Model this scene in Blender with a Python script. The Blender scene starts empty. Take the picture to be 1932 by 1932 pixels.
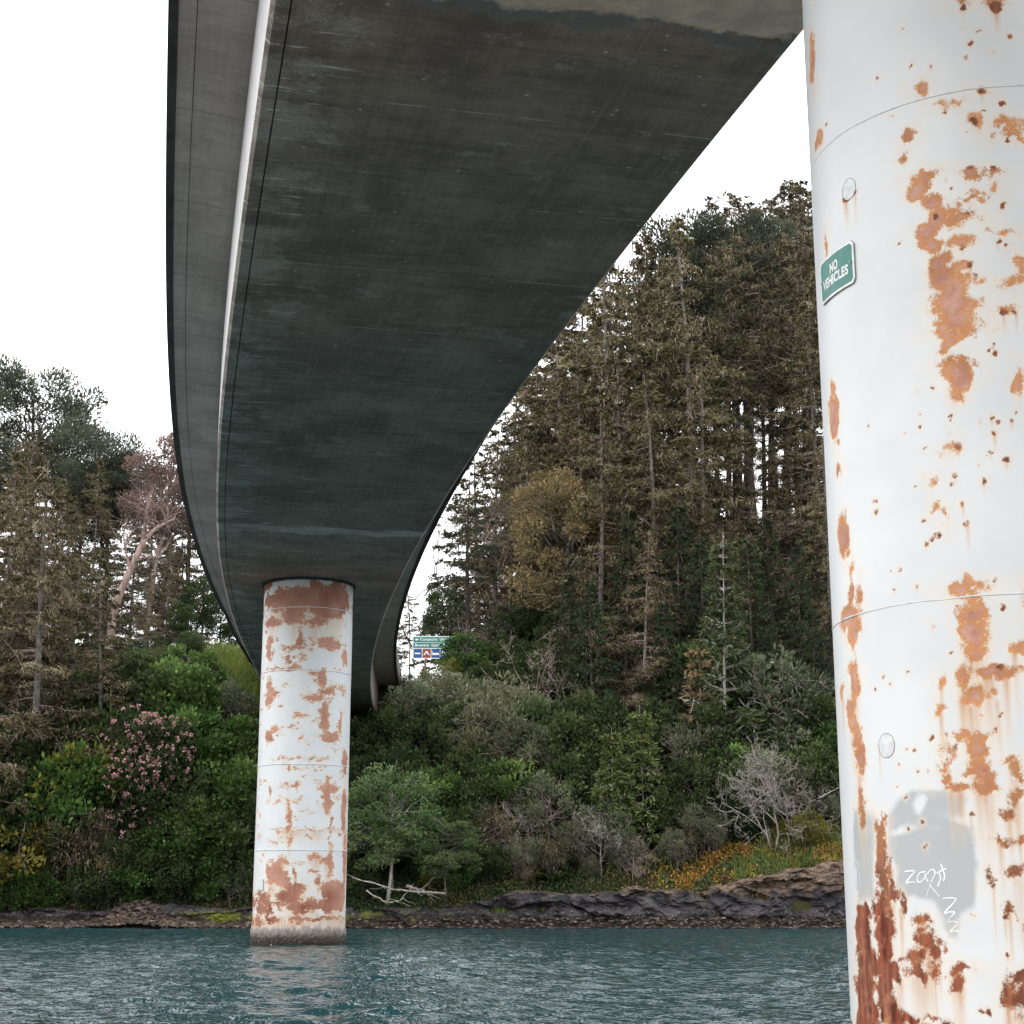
import bpy, bmesh, math, random
import numpy as np
from mathutils import Vector, Matrix
D = bpy.data
SC = bpy.context.scene
COL = SC.collection

# ------------------------------------------------------------------ camera
PITCH = math.radians(13.57); FPX = 3000.0; CAMZ = 1.32      # focal length in units of a 1932 px wide frame
cam = D.cameras.new('camera'); camo = D.objects.new('camera', cam); COL.objects.link(camo)
cam.sensor_width = 36.0; cam.lens = 36.0 * FPX / 1932.0
cam.clip_start = 0.05; cam.clip_end = 4000
camo.location = (0, 0, CAMZ); camo.rotation_euler = (math.pi / 2 + PITCH, 0, 0)
SC.camera = camo
# ------------------------------------------------------------------ overcast sky
SUN_EL = math.radians(50); SUN_AZ = math.radians(228)         # compass-like, from +Y clockwise
w = D.worlds.new('World'); SC.world = w; w.use_nodes = True
nt = w.node_tree; nt.nodes.clear()
wo = nt.nodes.new('ShaderNodeOutputWorld'); bg = nt.nodes.new('ShaderNodeBackground')
sky = nt.nodes.new('ShaderNodeTexSky'); sky.sky_type = 'NISHITA'; sky.sun_disc = False
sky.sun_elevation = SUN_EL; sky.sun_rotation = SUN_AZ; sky.air_density = 1.0; sky.dust_density = 4.0
mx = nt.nodes.new('ShaderNodeMix'); mx.data_type = 'RGBA'
mx.inputs['Factor'].default_value = 0.9
mx.inputs['B'].default_value = (12.0, 12.1, 12.3, 1)         # cloud deck
nt.links.new(sky.outputs[0], mx.inputs['A']); nt.links.new(mx.outputs['Result'], bg.inputs[0])
bg.inputs[1].default_value = 0.15
nt.links.new(bg.outputs[0], wo.inputs[0])
# ------------------------------------------------------------------ soft sun behind the cloud
sl = D.lights.new('sun', 'SUN'); slo = D.objects.new('sun', sl); COL.objects.link(slo)
sl.energy = 0.7; sl.angle = math.radians(25); sl.color = (1, 0.965, 0.92)
sd = Vector((math.sin(SUN_AZ) * math.cos(SUN_EL), math.cos(SUN_AZ) * math.cos(SUN_EL), math.sin(SUN_EL)))
slo.rotation_euler = sd.to_track_quat('Z', 'Y').to_euler(); slo.location = sd * 100
# ------------------------------------------------------------------ exposure
SC.view_settings.view_transform = 'Standard'; SC.view_settings.look = 'None'
SC.view_settings.exposure = 0.60; SC.view_settings.gamma = 1.0
SC.render.engine = 'CYCLES'
SC.cycles.max_bounces = 4; SC.cycles.diffuse_bounces = 3; SC.cycles.glossy_bounces = 2; SC.cycles.transmission_bounces = 2; SC.cycles.transparent_max_bounces = 4; SC.cycles.caustics_reflective = True; SC.cycles.caustics_refractive = False

# ------------------------------------------------------------------ helpers
R = np.random.default_rng
def tag(o, label=None, cat=None, group=None, kind=None):
    if label: o['label'] = label
    if cat: o['category'] = cat
    if group: o['group'] = group
    if kind: o['kind'] = kind
    return o
def empty(name, loc=(0, 0, 0), rz=0.0, sc=1.0):
    o = D.objects.new(name, None); COL.objects.link(o)
    o.location = loc; o.rotation_euler = (0, 0, rz)
    o.scale = (sc, sc, sc) if np.isscalar(sc) else sc
    o.empty_display_size = 0.3
    return o
def link(name, me, parent=None):
    o = D.objects.new(name, me); COL.objects.link(o)
    if parent: o.parent = parent
    return o
def mesh_np(name, V, Q=None, T=None, mat=None, attrs=None, smooth=False, uv=None, midx=None):
    me = D.meshes.new(name)
    V = np.asarray(V, np.float32)
    Q = np.zeros((0, 4), np.int32) if Q is None or len(Q) == 0 else np.asarray(Q, np.int32)
    T = np.zeros((0, 3), np.int32) if T is None or len(T) == 0 else np.asarray(T, np.int32)
    me.vertices.add(len(V)); me.vertices.foreach_set('co', V.ravel())
    nl = Q.size + T.size
    me.loops.add(nl); li = np.concatenate([Q.ravel(), T.ravel()]); me.loops.foreach_set('vertex_index', li)
    me.polygons.add(len(Q) + len(T))
    st = np.concatenate([np.arange(len(Q)) * 4, Q.size + np.arange(len(T)) * 3]).astype(np.int32)
    me.polygons.foreach_set('loop_start', st)
    me.polygons.foreach_set('use_smooth', np.full(len(Q) + len(T), smooth))
    if attrs:
        for k, a in attrs.items():
            at = me.attributes.new(k, 'FLOAT', 'POINT'); at.data.foreach_set('value', np.asarray(a, np.float32))
    if uv is not None:
        ul = me.uv_layers.new(name='UVMap'); ul.data.foreach_set('uv', np.asarray(uv, np.float32)[li].ravel())
    mats = mat if isinstance(mat, (list, tuple)) else [mat]
    for m in mats:
        if m: me.materials.append(m)
    if midx is not None: me.polygons.foreach_set('material_index', np.asarray(midx, np.int32))
    me.update(calc_edges=True)
    return me
def grid_quads(nu, nv, wrap=False):
    i = np.arange(nu - (0 if wrap else 1)); j = np.arange(nv - 1)
    I, J = np.meshgrid(i, j, indexing='ij'); I2 = (I + 1) % nu
    return np.stack([I * nv + J, I2 * nv + J, I2 * nv + J + 1, I * nv + J + 1], -1).reshape(-1, 4)
def _h(ix, iy, iz):
    h = (ix.astype(np.int64) * 374761393 + iy.astype(np.int64) * 668265263 + iz.astype(np.int64) * 2147483647) & 0xFFFFFFFF
    h = ((h ^ (h >> 13)) * 1274126177) & 0xFFFFFFFF
    return ((h ^ (h >> 16)) & 0xFFFFFF) / float(0xFFFFFF)
def vnoise(x, y, z=0.0):
    x, y, z = np.broadcast_arrays(np.asarray(x, float), np.asarray(y, float), np.asarray(z, float))
    ix, iy, iz = np.floor(x), np.floor(y), np.floor(z); fx, fy, fz = x - ix, y - iy, z - iz
    fx, fy, fz = [f * f * (3 - 2 * f) for f in (fx, fy, fz)]
    r = 0
    for a in (0, 1):
        for b in (0, 1):
            for c in (0, 1):
                r = r + _h(ix + a, iy + b, iz + c) * (fx if a else 1 - fx) * (fy if b else 1 - fy) * (fz if c else 1 - fz)
    return r * 2 - 1
def fbm(x, y, z=0.0, o=4):
    r = 0; a = 0.5; f = 1.0
    for k in range(o):
        r = r + a * vnoise(np.asarray(x) * f + 17.3 * k, np.asarray(y) * f + 5.1 * k, np.asarray(z) * f + 9.7 * k); a *= 0.5; f *= 2.03
    return r
def sstep(a, b, x):
    t = np.clip((x - a) / (b - a), 0, 1); return t * t * (3 - 2 * t)
def unit(v): return v / np.maximum(np.linalg.norm(v, axis=-1, keepdims=True), 1e-9)

class Acc:
    """collects tubes and small leaf faces, builds one mesh"""
    def __init__(s): s.V = []; s.Q = []; s.T = []; s.A = []; s.n = 0
    def add(s, V, Q=None, T=None, tone=0.5):
        V = np.asarray(V, float); s.V.append(V)
        if Q is not None and len(Q): s.Q.append(np.asarray(Q) + s.n)
        if T is not None and len(T): s.T.append(np.asarray(T) + s.n)
        s.A.append(np.broadcast_to(np.asarray(tone, float), (len(V),)).copy()); s.n += len(V)
    def tube(s, P, rad, sides=5, tone=0.5, cap=False):
        P = np.asarray(P, float); n = len(P); rad = np.broadcast_to(np.asarray(rad, float), (n,))
        t = unit(np.gradient(P, axis=0)); up = np.array([0.31, 0.17, 0.93])
        if abs(np.dot(unit(P[-1] - P[0]), up)) > 0.9: up = np.array([0.93, 0.31, 0.17])
        a = unit(np.cross(t, up)); b = np.cross(t, a)
        ang = np.arange(sides) / sides * 2 * np.pi
        ring = P[None] + rad[None, :, None] * (np.cos(ang)[:, None, None] * a[None] + np.sin(ang)[:, None, None] * b[None])
        V = ring.reshape(-1, 3); Q = grid_quads(sides, n, True)
        T = None
        if cap:
            V = np.vstack([V, P[:1], P[-1:]]); k = sides * n
            T = [(k, ((i + 1) % sides) * n, i * n) for i in range(sides)] + [(k + 1, i * n + n - 1, ((i + 1) % sides) * n + n - 1) for i in range(sides)]
        s.add(V, Q, T, tone)
    def leaves(s, B, d, side, L, W, tone, belly=0.45):
        """diamond leaf per row: B base, d direction, side vector"""
        L = np.broadcast_to(L, (len(B),))[:, None]; W = np.broadcast_to(W, (len(B),))[:, None]
        m = B + d * L * belly
        V = np.stack([B, m + side * W * 0.5, B + d * L, m - side * W * 0.5], 1).reshape(-1, 3)
        k = np.arange(len(B)) * 4
        s.add(V, np.stack([k, k + 1, k + 2, k + 3], 1), None, np.repeat(np.broadcast_to(tone, (len(B),)), 4))
    def mesh(s, name, mat, smooth=False):
        V = np.vstack(s.V); Q = np.vstack(s.Q) if s.Q else None; T = np.vstack(s.T) if s.T else None
        return mesh_np(name, V, Q, T, mat, {'tone': np.concatenate(s.A)}, smooth)
def box(acc, c, e, tone=0.5, M=None):
    c = np.asarray(c, float); e = np.asarray(e, float) / 2
    V = np.array([[sx, sy, sz] for sx in (-1, 1) for sy in (-1, 1) for sz in (-1, 1)], float) * e
    if M is not None: V = V @ np.asarray(M).T
    acc.add(V + c, [(0, 1, 3, 2), (4, 6, 7, 5), (0, 4, 5, 1), (2, 3, 7, 6), (0, 2, 6, 4), (1, 5, 7, 3)], None, tone)

# ------------------------------------------------------------------ materials
class NT:
    def __init__(s, name):
        s.m = D.materials.new(name); s.m.use_nodes = True; s.t = s.m.node_tree; s.t.nodes.clear()
        s.out = s.n('ShaderNodeOutputMaterial'); s.b = s.n('ShaderNodeBsdfPrincipled')
        s.l(s.b.outputs[0], s.out.inputs[0])
    def n(s, ty, **kw):
        o = s.t.nodes.new(ty)
        for k, v in kw.items(): setattr(o, k, v)
        return o
    def l(s, a, b): s.t.links.new(a, b)
    def inp(s, sock, v):
        if hasattr(v, 'is_linked') or isinstance(v, bpy.types.NodeSocket): s.l(v, sock)
        elif isinstance(v, (tuple, list)) and len(v) == 3 and sock.type == 'RGBA': sock.default_value = (*v, 1)
        else: sock.default_value = v
    def attr(s, name): return s.n('ShaderNodeAttribute', attribute_name=name).outputs['Fac']
    def coord(s, k='Object'): return s.n('ShaderNodeTexCoord').outputs[k]
    def mapping(s, v, sc=(1, 1, 1), loc=(0, 0, 0), rot=(0, 0, 0)):
        m = s.n('ShaderNodeMapping'); s.l(v, m.inputs[0]); m.inputs['Scale'].default_value = sc; m.inputs['Location'].default_value = loc; m.inputs['Rotation'].default_value = rot
        return m.outputs[0]
    def noise(s, v, sc=5, det=4, rough=0.55, dist=0.0, col=False):
        n = s.n('ShaderNodeTexNoise'); s.l(v, n.inputs['Vector'])
        n.inputs['Scale'].default_value = sc; n.inputs['Detail'].default_value = det; n.inputs['Roughness'].default_value = rough; n.inputs['Distortion'].default_value = dist
        return n.outputs['Color' if col else 'Fac']
    def voro(s, v, sc=5, feat='F1', out='Distance', rnd=1.0):
        n = s.n('ShaderNodeTexVoronoi', feature=feat); s.l(v, n.inputs['Vector']); n.inputs['Scale'].default_value = sc; n.inputs['Randomness'].default_value = rnd
        return n.outputs[out]
    def math(s, op, a, b=0.0, c=0.0, clamp=False):
        n = s.n('ShaderNodeMath', operation=op, use_clamp=clamp)
        for i, v in enumerate((a, b, c)): s.inp(n.inputs[i], v)
        return n.outputs[0]
    def rng(s, v, a, b, c=0.0, d=1.0, smooth=True):
        n = s.n('ShaderNodeMapRange', interpolation_type='SMOOTHSTEP' if smooth else 'LINEAR')
        s.inp(n.inputs[0], v)
        for i, q in enumerate((a, b, c, d)): n.inputs[i + 1].default_value = q
        return n.outputs[0]
    def mix(s, f, a, b, mode='MIX'):
        n = s.n('ShaderNodeMix', data_type='RGBA', blend_type=mode)
        s.inp(n.inputs['Factor'], f); s.inp(n.inputs['A'], a); s.inp(n.inputs['B'], b)
        return n.outputs['Result']
    def ramp(s, f, stops, interp='LINEAR'):
        n = s.n('ShaderNodeValToRGB'); s.inp(n.inputs[0], f); cr = n.color_ramp; cr.interpolation = interp
        while len(cr.elements) < len(stops): cr.elements.new(0.5)
        for e, (p, c) in zip(cr.elements, stops): e.position = p; e.color = (*c, 1) if len(c) == 3 else c
        return n.outputs[0]
    def sep(s, v):
        n = s.n('ShaderNodeSeparateXYZ'); s.l(v, n.inputs[0]); return n.outputs
    def bump(s, h, strength=0.3, dist=0.02):
        n = s.n('ShaderNodeBump'); s.l(h, n.inputs['Height']); n.inputs['Strength'].default_value = strength; n.inputs['Distance'].default_value = dist
        s.l(n.outputs[0], s.b.inputs['Normal']); return n.outputs[0]
    def set(s, color=None, rough=0.8, spec=0.3, metal=0.0):
        if color is not None: s.inp(s.b.inputs['Base Color'], color)
        s.inp(s.b.inputs['Roughness'], rough); s.inp(s.b.inputs['Specular IOR Level'], spec); s.inp(s.b.inputs['Metallic'], metal)
        return s.m
def plain(name, c, rough=0.6, spec=0.3):
    k = NT(name); v = k.coord(); f = k.noise(v, 14, 5)
    return k.set(k.mix(k.rng(f, 0.3, 0.7), tuple(q * 0.82 for q in c), tuple(min(1, q * 1.1) for q in c)), rough, spec)
def leafmat(name, c0, c1, c2, trans=0.25, var=0.25, hue=0.03, rough=0.6):
    """c0 dark old leaf, c1 usual, c2 young tip: 'tone' is a property of each leaf"""
    k = NT(name); t = k.attr('tone')
    c = k.ramp(t, [(0.0, c0), (0.5, c1), (1.0, c2)])
    rnd = k.n('ShaderNodeObjectInfo').outputs['Random']
    h = k.n('ShaderNodeHueSaturation'); k.l(c, h.inputs['Color'])
    k.l(k.rng(rnd, 0, 1, 0.5 - hue, 0.5 + hue, False), h.inputs['Hue'])
    k.l(k.rng(k.math('FRACT', k.math('MULTIPLY', rnd, 7.31)), 0, 1, 1 - var, 1 + var, False), h.inputs['Value'])
    k.set(h.outputs[0], rough, 0.15)
    tr = k.n('ShaderNodeBsdfTranslucent'); k.l(h.outputs[0], tr.inputs[0])
    ms = k.n('ShaderNodeMixShader'); ms.inputs[0].default_value = trans
    k.l(k.b.outputs[0], ms.inputs[1]); k.l(tr.outputs[0], ms.inputs[2]); k.l(ms.outputs[0], k.out.inputs[0])
    return k.m
def barkmat(name, c0, c1, sc=6):
    k = NT(name); v = k.mapping(k.coord(), (1, 1, 0.35)); f = k.noise(v, sc, 6, 0.65)
    k.bump(f, 0.6, 0.03)
    return k.set(k.mix(k.rng(f, 0.35, 0.65), c0, c1), 0.9, 0.1)
M = {}
M['bark_grey'] = barkmat('bark_grey', (0.07, 0.06, 0.05), (0.20, 0.18, 0.16))
M['bark_pale'] = barkmat('bark_pale', (0.20, 0.18, 0.16), (0.42, 0.39, 0.36))
M['bark_dark'] = barkmat('bark_dark', (0.025, 0.02, 0.018), (0.075, 0.062, 0.052))
M['bark_pink'] = barkmat('bark_pink', (0.19, 0.13, 0.11), (0.34, 0.26, 0.23))
M['twig'] = barkmat('twig', (0.15, 0.11, 0.095), (0.28, 0.225, 0.20))
M['twig_pale'] = barkmat('twig_pale', (0.20, 0.17, 0.155), (0.36, 0.32, 0.30))
M['spruce'] = leafmat('needles_spruce', (0.030, 0.031, 0.015), (0.092, 0.083, 0.040), (0.225, 0.185, 0.095), 0.25, 0.3, 0.03)
M['fir'] = leafmat('needles_fir', (0.016, 0.024, 0.013), (0.034, 0.050, 0.024), (0.085, 0.105, 0.042))
M['firyoung'] = leafmat('needles_young_fir', (0.040, 0.060, 0.022), (0.10, 0.135, 0.042), (0.22, 0.245, 0.080), 0.25, 0.12, 0.01)
M['pine'] = leafmat('needles_pine', (0.025, 0.034, 0.022), (0.058, 0.068, 0.045), (0.120, 0.125, 0.080))
M['lichen'] = leafmat('lichen_beard', (0.15, 0.115, 0.075), (0.29, 0.235, 0.155), (0.45, 0.375, 0.25), 0.2, 0.2, 0.01)
M['golden'] = leafmat('leaves_golden', (0.065, 0.055, 0.026), (0.165, 0.130, 0.060), (0.31, 0.235, 0.115))
M['redtree'] = leafmat('leaves_russet', (0.085, 0.07, 0.055), (0.175, 0.125, 0.105), (0.32, 0.185, 0.155), 0.25, 0.1, 0.0)
M['dead'] = leafmat('needles_dead', (0.09, 0.05, 0.03), (0.19, 0.11, 0.07), (0.28, 0.19, 0.12))
M['greenleaf'] = leafmat('leaves_green', (0.020, 0.045, 0.012), (0.066, 0.124, 0.032), (0.170, 0.26, 0.070), 0.25, 0.28, 0.015)
M['darkleaf'] = leafmat('leaves_dark', (0.014, 0.025, 0.010), (0.038, 0.060, 0.022), (0.098, 0.130, 0.046), 0.25, 0.3, 0.014)
M['greyleaf'] = leafmat('leaves_greygreen', (0.050, 0.058, 0.034), (0.115, 0.130, 0.076), (0.23, 0.245, 0.145))
M['yellowleaf'] = leafmat('leaves_yellowgreen', (0.045, 0.055, 0.010), (0.115, 0.125, 0.020), (0.26, 0.24, 0.045))
M['alderleaf'] = leafmat('leaves_alder', (0.035, 0.065, 0.022), (0.095, 0.155, 0.055), (0.21, 0.28, 0.11))
M['petal'] = leafmat('petals_pink', (0.30, 0.15, 0.15), (0.48, 0.27, 0.27), (0.64, 0.44, 0.42), 0.2, 0.1, 0.01)
M['fern'] = leafmat('fronds', (0.035, 0.050, 0.012), (0.10, 0.13, 0.028), (0.22, 0.23, 0.06))
M['grassm'] = leafmat('grass_blades', (0.06, 0.085, 0.022), (0.15, 0.185, 0.045), (0.27, 0.29, 0.09))

# ================================================================== the lie of the land
def shore_y(x):
    return 68.0 + 0.55 * vnoise(x * 0.22, 3.3) + 0.22 * vnoise(x * 0.9, 8.1)
XS = [-400, -60, -30, -13.5, -11.5, -6, -1.5, 5, 15, 22, 40, 400]
def terr(x, y, rough=True):
    x = np.asarray(x, float); y = np.asarray(y, float)
    d = y - shore_y(x)
    H = np.interp(x, XS, [22, 16.5, 14.3, 13.2, 12.6, 12.5, 18.5, 23, 26, 28.5, 33, 40])
    sl = np.interp(x, [-60, -13, -9, -4, 0, 20], [1.25, 1.3, 0.82, 0.68, 0.62, 0.60])
    bk = np.interp(x, [-40, -14, -6, 0, 8, 13, 30], [0.75, 0.8, 0.8, 1.15, 1.55, 2.5, 2.8])
    z = bk * sstep(0.0, 1.7, d) + sl * np.maximum(0, d - 1.5)
    z = np.where(d < 0, np.maximum(0.4 * d, -2.5), z)
    k = 1.6; hh = np.clip(0.5 + 0.5 * (H - z) / k, 0, 1)            # smooth minimum with the plateau
    zz = H * (1 - hh) + z * hh - k * hh * (1 - hh) * 0.5
    if rough: zz = zz + sstep(1.5, 5, d) * (0.55 * fbm(x * 0.28, y * 0.28, 2.0) + 0.18 * vnoise(x * 1.3, y * 1.3, 7))
    zz = zz + np.maximum(0, y - 300) * 0.02 * (np.abs(x) > 60)
    near = np.interp(y, [-400, -2, 5, 11, 14, 20], [3.0, 0.35, 0.25, 0.12, -0.05, -2.5])   # the bank the photographer stands on
    return np.where(y < 40, np.maximum(near + 0.04 * fbm(x * 0.8, y * 0.8), -2.5), zz)
def road_cut(x, y, z):
    cx = np.where(y < 84, -7.6, -7.6 + 0.004 * (y - 84) ** 2)
    m = sstep(7.5, 4.5, np.abs(x - cx)) * sstep(80, 84, y)
    return z * (1 - m) + 12.35 * m
def ground_z(x, y): return float(road_cut(np.array(x), np.array(y), terr(np.array(x), np.array(y))))

k = NT('forest_floor'); v = k.coord(); n1 = k.noise(v, 0.7, 6, 0.6); n2 = k.noise(v, 6, 5, 0.7)
c = k.mix(k.rng(n1, 0.4, 0.62), (0.030, 0.022, 0.013), (0.042, 0.048, 0.018))
c = k.mix(k.rng(n2, 0.5, 0.75), c, (0.085, 0.058, 0.032))
k.bump(n2, 0.8, 0.08); M['soil'] = k.set(c, 0.95, 0.1)
k = NT('sand'); v = k.coord(); n2 = k.noise(v, 9, 6, 0.7)
M['sand'] = k.set(k.mix(n2, (0.10, 0.085, 0.068), (0.19, 0.165, 0.135)), 0.95, 0.1)

gx = np.unique(np.concatenate([np.linspace(-400, -45, 14), np.linspace(-45, 45, 226), np.linspace(45, 400, 14)]))
gy = np.unique(np.concatenate([np.linspace(-300, -10, 12), np.linspace(-10, 18, 40), np.linspace(18, 64, 10), np.linspace(64, 100, 121), np.linspace(100, 160, 60), np.linspace(160, 1200, 24)]))
X, Y = np.meshgrid(gx, gy, indexing='ij'); Z = road_cut(X, Y, terr(X, Y))
me = mesh_np('ground', np.stack([X, Y, Z], -1).reshape(-1, 3), grid_quads(len(gx), len(gy)), None, [M['soil'], M['sand']], None, True)
cy = np.repeat(((gy[1:] + gy[:-1]) / 2)[None], len(gx) - 1, 0).ravel()
me.polygons.foreach_set('material_index', (cy < 30).astype(np.int32))
tag(link('ground', me), kind='structure')

# ------------------------------------------------------------------ the rocky foot of the far bank
k = NT('bank_rock'); v = k.coord(); z = k.sep(v)[2]; x = k.sep(v)[0]
n1 = k.noise(v, 1.3, 7, 0.65); n2 = k.noise(v, 7, 6, 0.7); n3 = k.noise(k.mapping(v, (1, 1, 3)), 2.2, 5, 0.6, 0.6)
slate = k.mix(k.rng(n1, 0.35, 0.65), (0.022, 0.022, 0.027), (0.070, 0.064, 0.066))
slate = k.mix(k.rng(n2, 0.55, 0.8), slate, (0.14, 0.12, 0.115))
brown = k.mix(k.rng(n3, 0.35, 0.65), (0.075, 0.050, 0.036), (0.21, 0.15, 0.115))
mud = k.mix(k.rng(n2, 0.4, 0.65), (0.016, 0.012, 0.008), (0.050, 0.038, 0.022))
zz = k.math('ADD', z, k.math('MULTIPLY', k.math('SUBTRACT', n1, 0.5), 1.5))
top = k.mix(k.rng(zz, 1.15, 1.75), slate, brown)
crust = k.math('MULTIPLY', k.rng(zz, 0.42, 0.56), k.rng(zz, 0.86, 0.64)); crust = k.math('MULTIPLY', crust, k.rng(n2, 0.50, 0.66))
top = k.mix(k.math('MULTIPLY', crust, 0.75), top, (0.26, 0.21, 0.18))
low = k.rng(k.math('ADD', z, k.math('MULTIPLY', k.math('SUBTRACT', n2, 0.5), 0.5)), 0.62, 0.40)
c = k.mix(low, top, mud)
alg = k.math('MULTIPLY', k.math('MULTIPLY', k.rng(zz, 0.35, 0.5), k.rng(zz, 0.9, 0.7)), k.math('MULTIPLY', k.rng(x, -1.0, -5.0), k.rng(x, -15.0, -12.0)))
alg = k.math('MULTIPLY', alg, k.rng(n1, 0.45, 0.6))
c = k.mix(alg, c, (0.13, 0.15, 0.012))
ck = k.voro(k.mapping(k.mix(0.12, v, k.noise(v, 2.5, 4, 0.6, 0, True), 'ADD'), (0.8, 0.8, 1.7), rot=(0, 0.5, 0)), 1.1, 'DISTANCE_TO_EDGE'); ckm = k.math('MULTIPLY', k.rng(ck, 0.035, 0.0), k.rng(z, 0.4, 0.7)); c = k.mix(k.math('MULTIPLY', ckm, 0.85), c, (0.012, 0.010, 0.010))
k.bump(k.math('ADD', k.math('ADD', n1, k.math('MULTIPLY', n2, 0.6)), k.math('MULTIPLY', k.rng(ck, 0, 0.12), 0.7)), 1.0, 0.16)
M['rock'] = k.set(c, k.rng(z, 0.1, 0.9, 0.55, 0.95), 0.25)
rx = np.linspace(-34, 30, 900); pv = np.linspace(0, 1, 64)
pd = np.interp(pv, [0, 0.25, 0.4, 0.75, 1.0], [-1.2, 0.1, 0.55, 1.15, 3.2])
XX, PV = np.meshgrid(rx, pv, indexing='ij'); PD = np.interp(PV, pv, pd)
sh = shore_y(XX); bk = np.interp(XX, [-40, -14, -6, 0, 8, 13, 30], [0.75, 0.8, 0.8, 1.15, 1.55, 2.5, 2.8])
bk = bk * (1 + 0.35 * fbm(XX * 0.35, 1.0, 5))
PZ = np.where(PV < 0.4, np.interp(PV, [0, 0.25, 0.4], [-0.5, 0.05, 0.45]), 0.45 + (bk - 0.45) * np.interp(PV, [0.4, 0.75, 1.0], [0, 1, 1.18]))
YY = sh + PD
rid = 1 - np.abs(fbm(XX * 0.55 + 0.25 * PZ, PZ * 1.1, 3, 5)) * 2.2
blk = np.floor((XX * 0.55 + 0.8 * PZ + 0.5 * fbm(XX, PZ, 4)) * 1.3); blk = _h(blk, np.floor(PZ * 1.4 + 0.6 * vnoise(XX * 0.5, 2)), blk * 0)
amp = sstep(0.2, 0.5, PV) * sstep(1.0, 0.85, PV)
YY = YY - amp * (0.50 * (rid - 0.5) + 0.45 * blk) + 0.10 * vnoise(XX * 3, PZ * 3, 6) * amp
PZ = PZ + 0.09 * fbm(XX * 1.5, PD * 2.5, 9) + 0.05 * vnoise(XX * 5, PD * 5, 2) * sstep(0.1, 0.4, PV)
me = mesh_np('rock_bank', np.stack([XX, YY, PZ], -1).reshape(-1, 3), grid_quads(*XX.shape), None, M['rock'], None, False)
tag(link('rock_bank', me), kind='structure')
# shingle and stones lying at the water's edge
rg = R(5); acc = Acc()
def stone(acc, c, r, rg):
    u = np.array([[1, 0, 0], [-1, 0, 0], [0, 1, 0], [0, -1, 0], [0, 0, 1], [0, 0, -1]], float) * rg.uniform(0.6, 1.2, (6, 1)) + rg.normal(0, 0.15, (6, 3))
    q, _ = np.linalg.qr(rg.normal(size=(3, 3)))
    T = [(0, 2, 4), (2, 1, 4), (1, 3, 4), (3, 0, 4), (2, 0, 5), (1, 2, 5), (3, 1, 5), (0, 3, 5)]
    acc.add((u @ q.T) * r * np.array([1.3, 1.1, 0.55]) + c, None, T, rg.uniform(0, 1))
for i in range(2600):
    if i < 1500:
        x = rg.uniform(-24, -9) if rg.random() < 0.6 else rg.normal(-15.5, 2.0); dd = abs(rg.normal(0.35, 0.35))
        zb = 0.05 + 0.32 * dd + 0.75 * math.exp(-((x + 15.6) / 1.4) ** 2) * math.exp(-((dd - 0.9) / 0.7) ** 2)
        r = rg.uniform(0.04, 0.17)
    else:
        x = rg.uniform(-9, 18); dd = rg.uniform(-0.1, 0.55); zb = 0.04 + 0.75 * max(dd, 0); r = rg.uniform(0.03, 0.11)
    stone(acc, (x, float(shore_y(np.array(x))) + dd - 0.25, zb), r, rg)
k = NT('shore_stone'); t = k.attr('tone'); n = k.noise(k.coord(), 12, 4)
M['stone'] = k.set(k.mix(k.rng(n, 0.4, 0.7), k.ramp(t, [(0, (0.03, 0.022, 0.018)), (0.7, (0.10, 0.07, 0.055)), (1, (0.24, 0.18, 0.15))]), (0.05, 0.04, 0.03)), 0.8, 0.3)
tag(link('shingle', acc.mesh('shingle', M['stone'])), 'brown stones and shingle strewn along the waterline of the far bank', 'shingle', kind='stuff')

# ------------------------------------------------------------------ the river
k = NT('river_water'); v = k.coord()
a = k.noise(k.mapping(v, (0.9, 1.2, 1), rot=(0, 0, 0.25)), 3.6, 3, 0.55, 0.3); b2 = k.noise(k.mapping(v, (1.0, 1.3, 1), rot=(0, 0, -0.3)), 10.0, 2, 0.5)
k.bump(k.math('ADD', a, k.math('MULTIPLY', b2, 0.30)), 1.0, 0.068)
c = k.mix(k.rng(k.noise(v, 0.12, 3), 0.4, 0.6), (0.011, 0.040, 0.046), (0.014, 0.044, 0.049))
M['water'] = k.set(c, 0.03, 0.5); k.b.inputs['IOR'].default_value = 1.333
wx = np.unique(np.concatenate([np.linspace(-400, -26, 16), np.linspace(-25, 22, 380), np.linspace(26, 400, 16)]))
ys = [12.0]
while ys[-1] < 70: ys.append(ys[-1] + 0.045 + (ys[-1] - 12) * 0.0024)
wy = np.concatenate([[-60, -20, 0, 4, 8, 10], ys])
X, Y = np.meshgrid(wx, wy, indexing='ij'); Z = np.zeros_like(X); rg = R(11)
for i in range(54):
    lam = 0.32 * (4.5 ** rg.random()); th = rg.normal(math.radians(-75), 0.75); kk = 2 * math.pi / lam
    am = 0.0050 * lam ** 0.9 * rg.uniform(0.6, 1.3)
    ph = kk * (X * math.cos(th) + Y * math.sin(th)) + rg.uniform(0, 6.28) + 0.7 * vnoise(X * 0.3, Y * 0.3, i)
    Z += am * (1 - np.abs(np.sin(ph * 0.5)) * 1.6) if i % 3 == 0 else am * np.sin(ph)
gust = 0.55 + 0.75 * sstep(-0.45, 0.5, fbm(X * 0.06, Y * 0.11, 1.0))
Z *= gust * (np.abs(X) < 30) * sstep(70.5, 69, Y) * sstep(9, 13, Y)
me = mesh_np('water', np.stack([X, Y, Z], -1).reshape(-1, 3), grid_quads(len(wx), len(wy)), None, M['water'], None, True)
tag(link('water', me), kind='structure')

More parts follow.
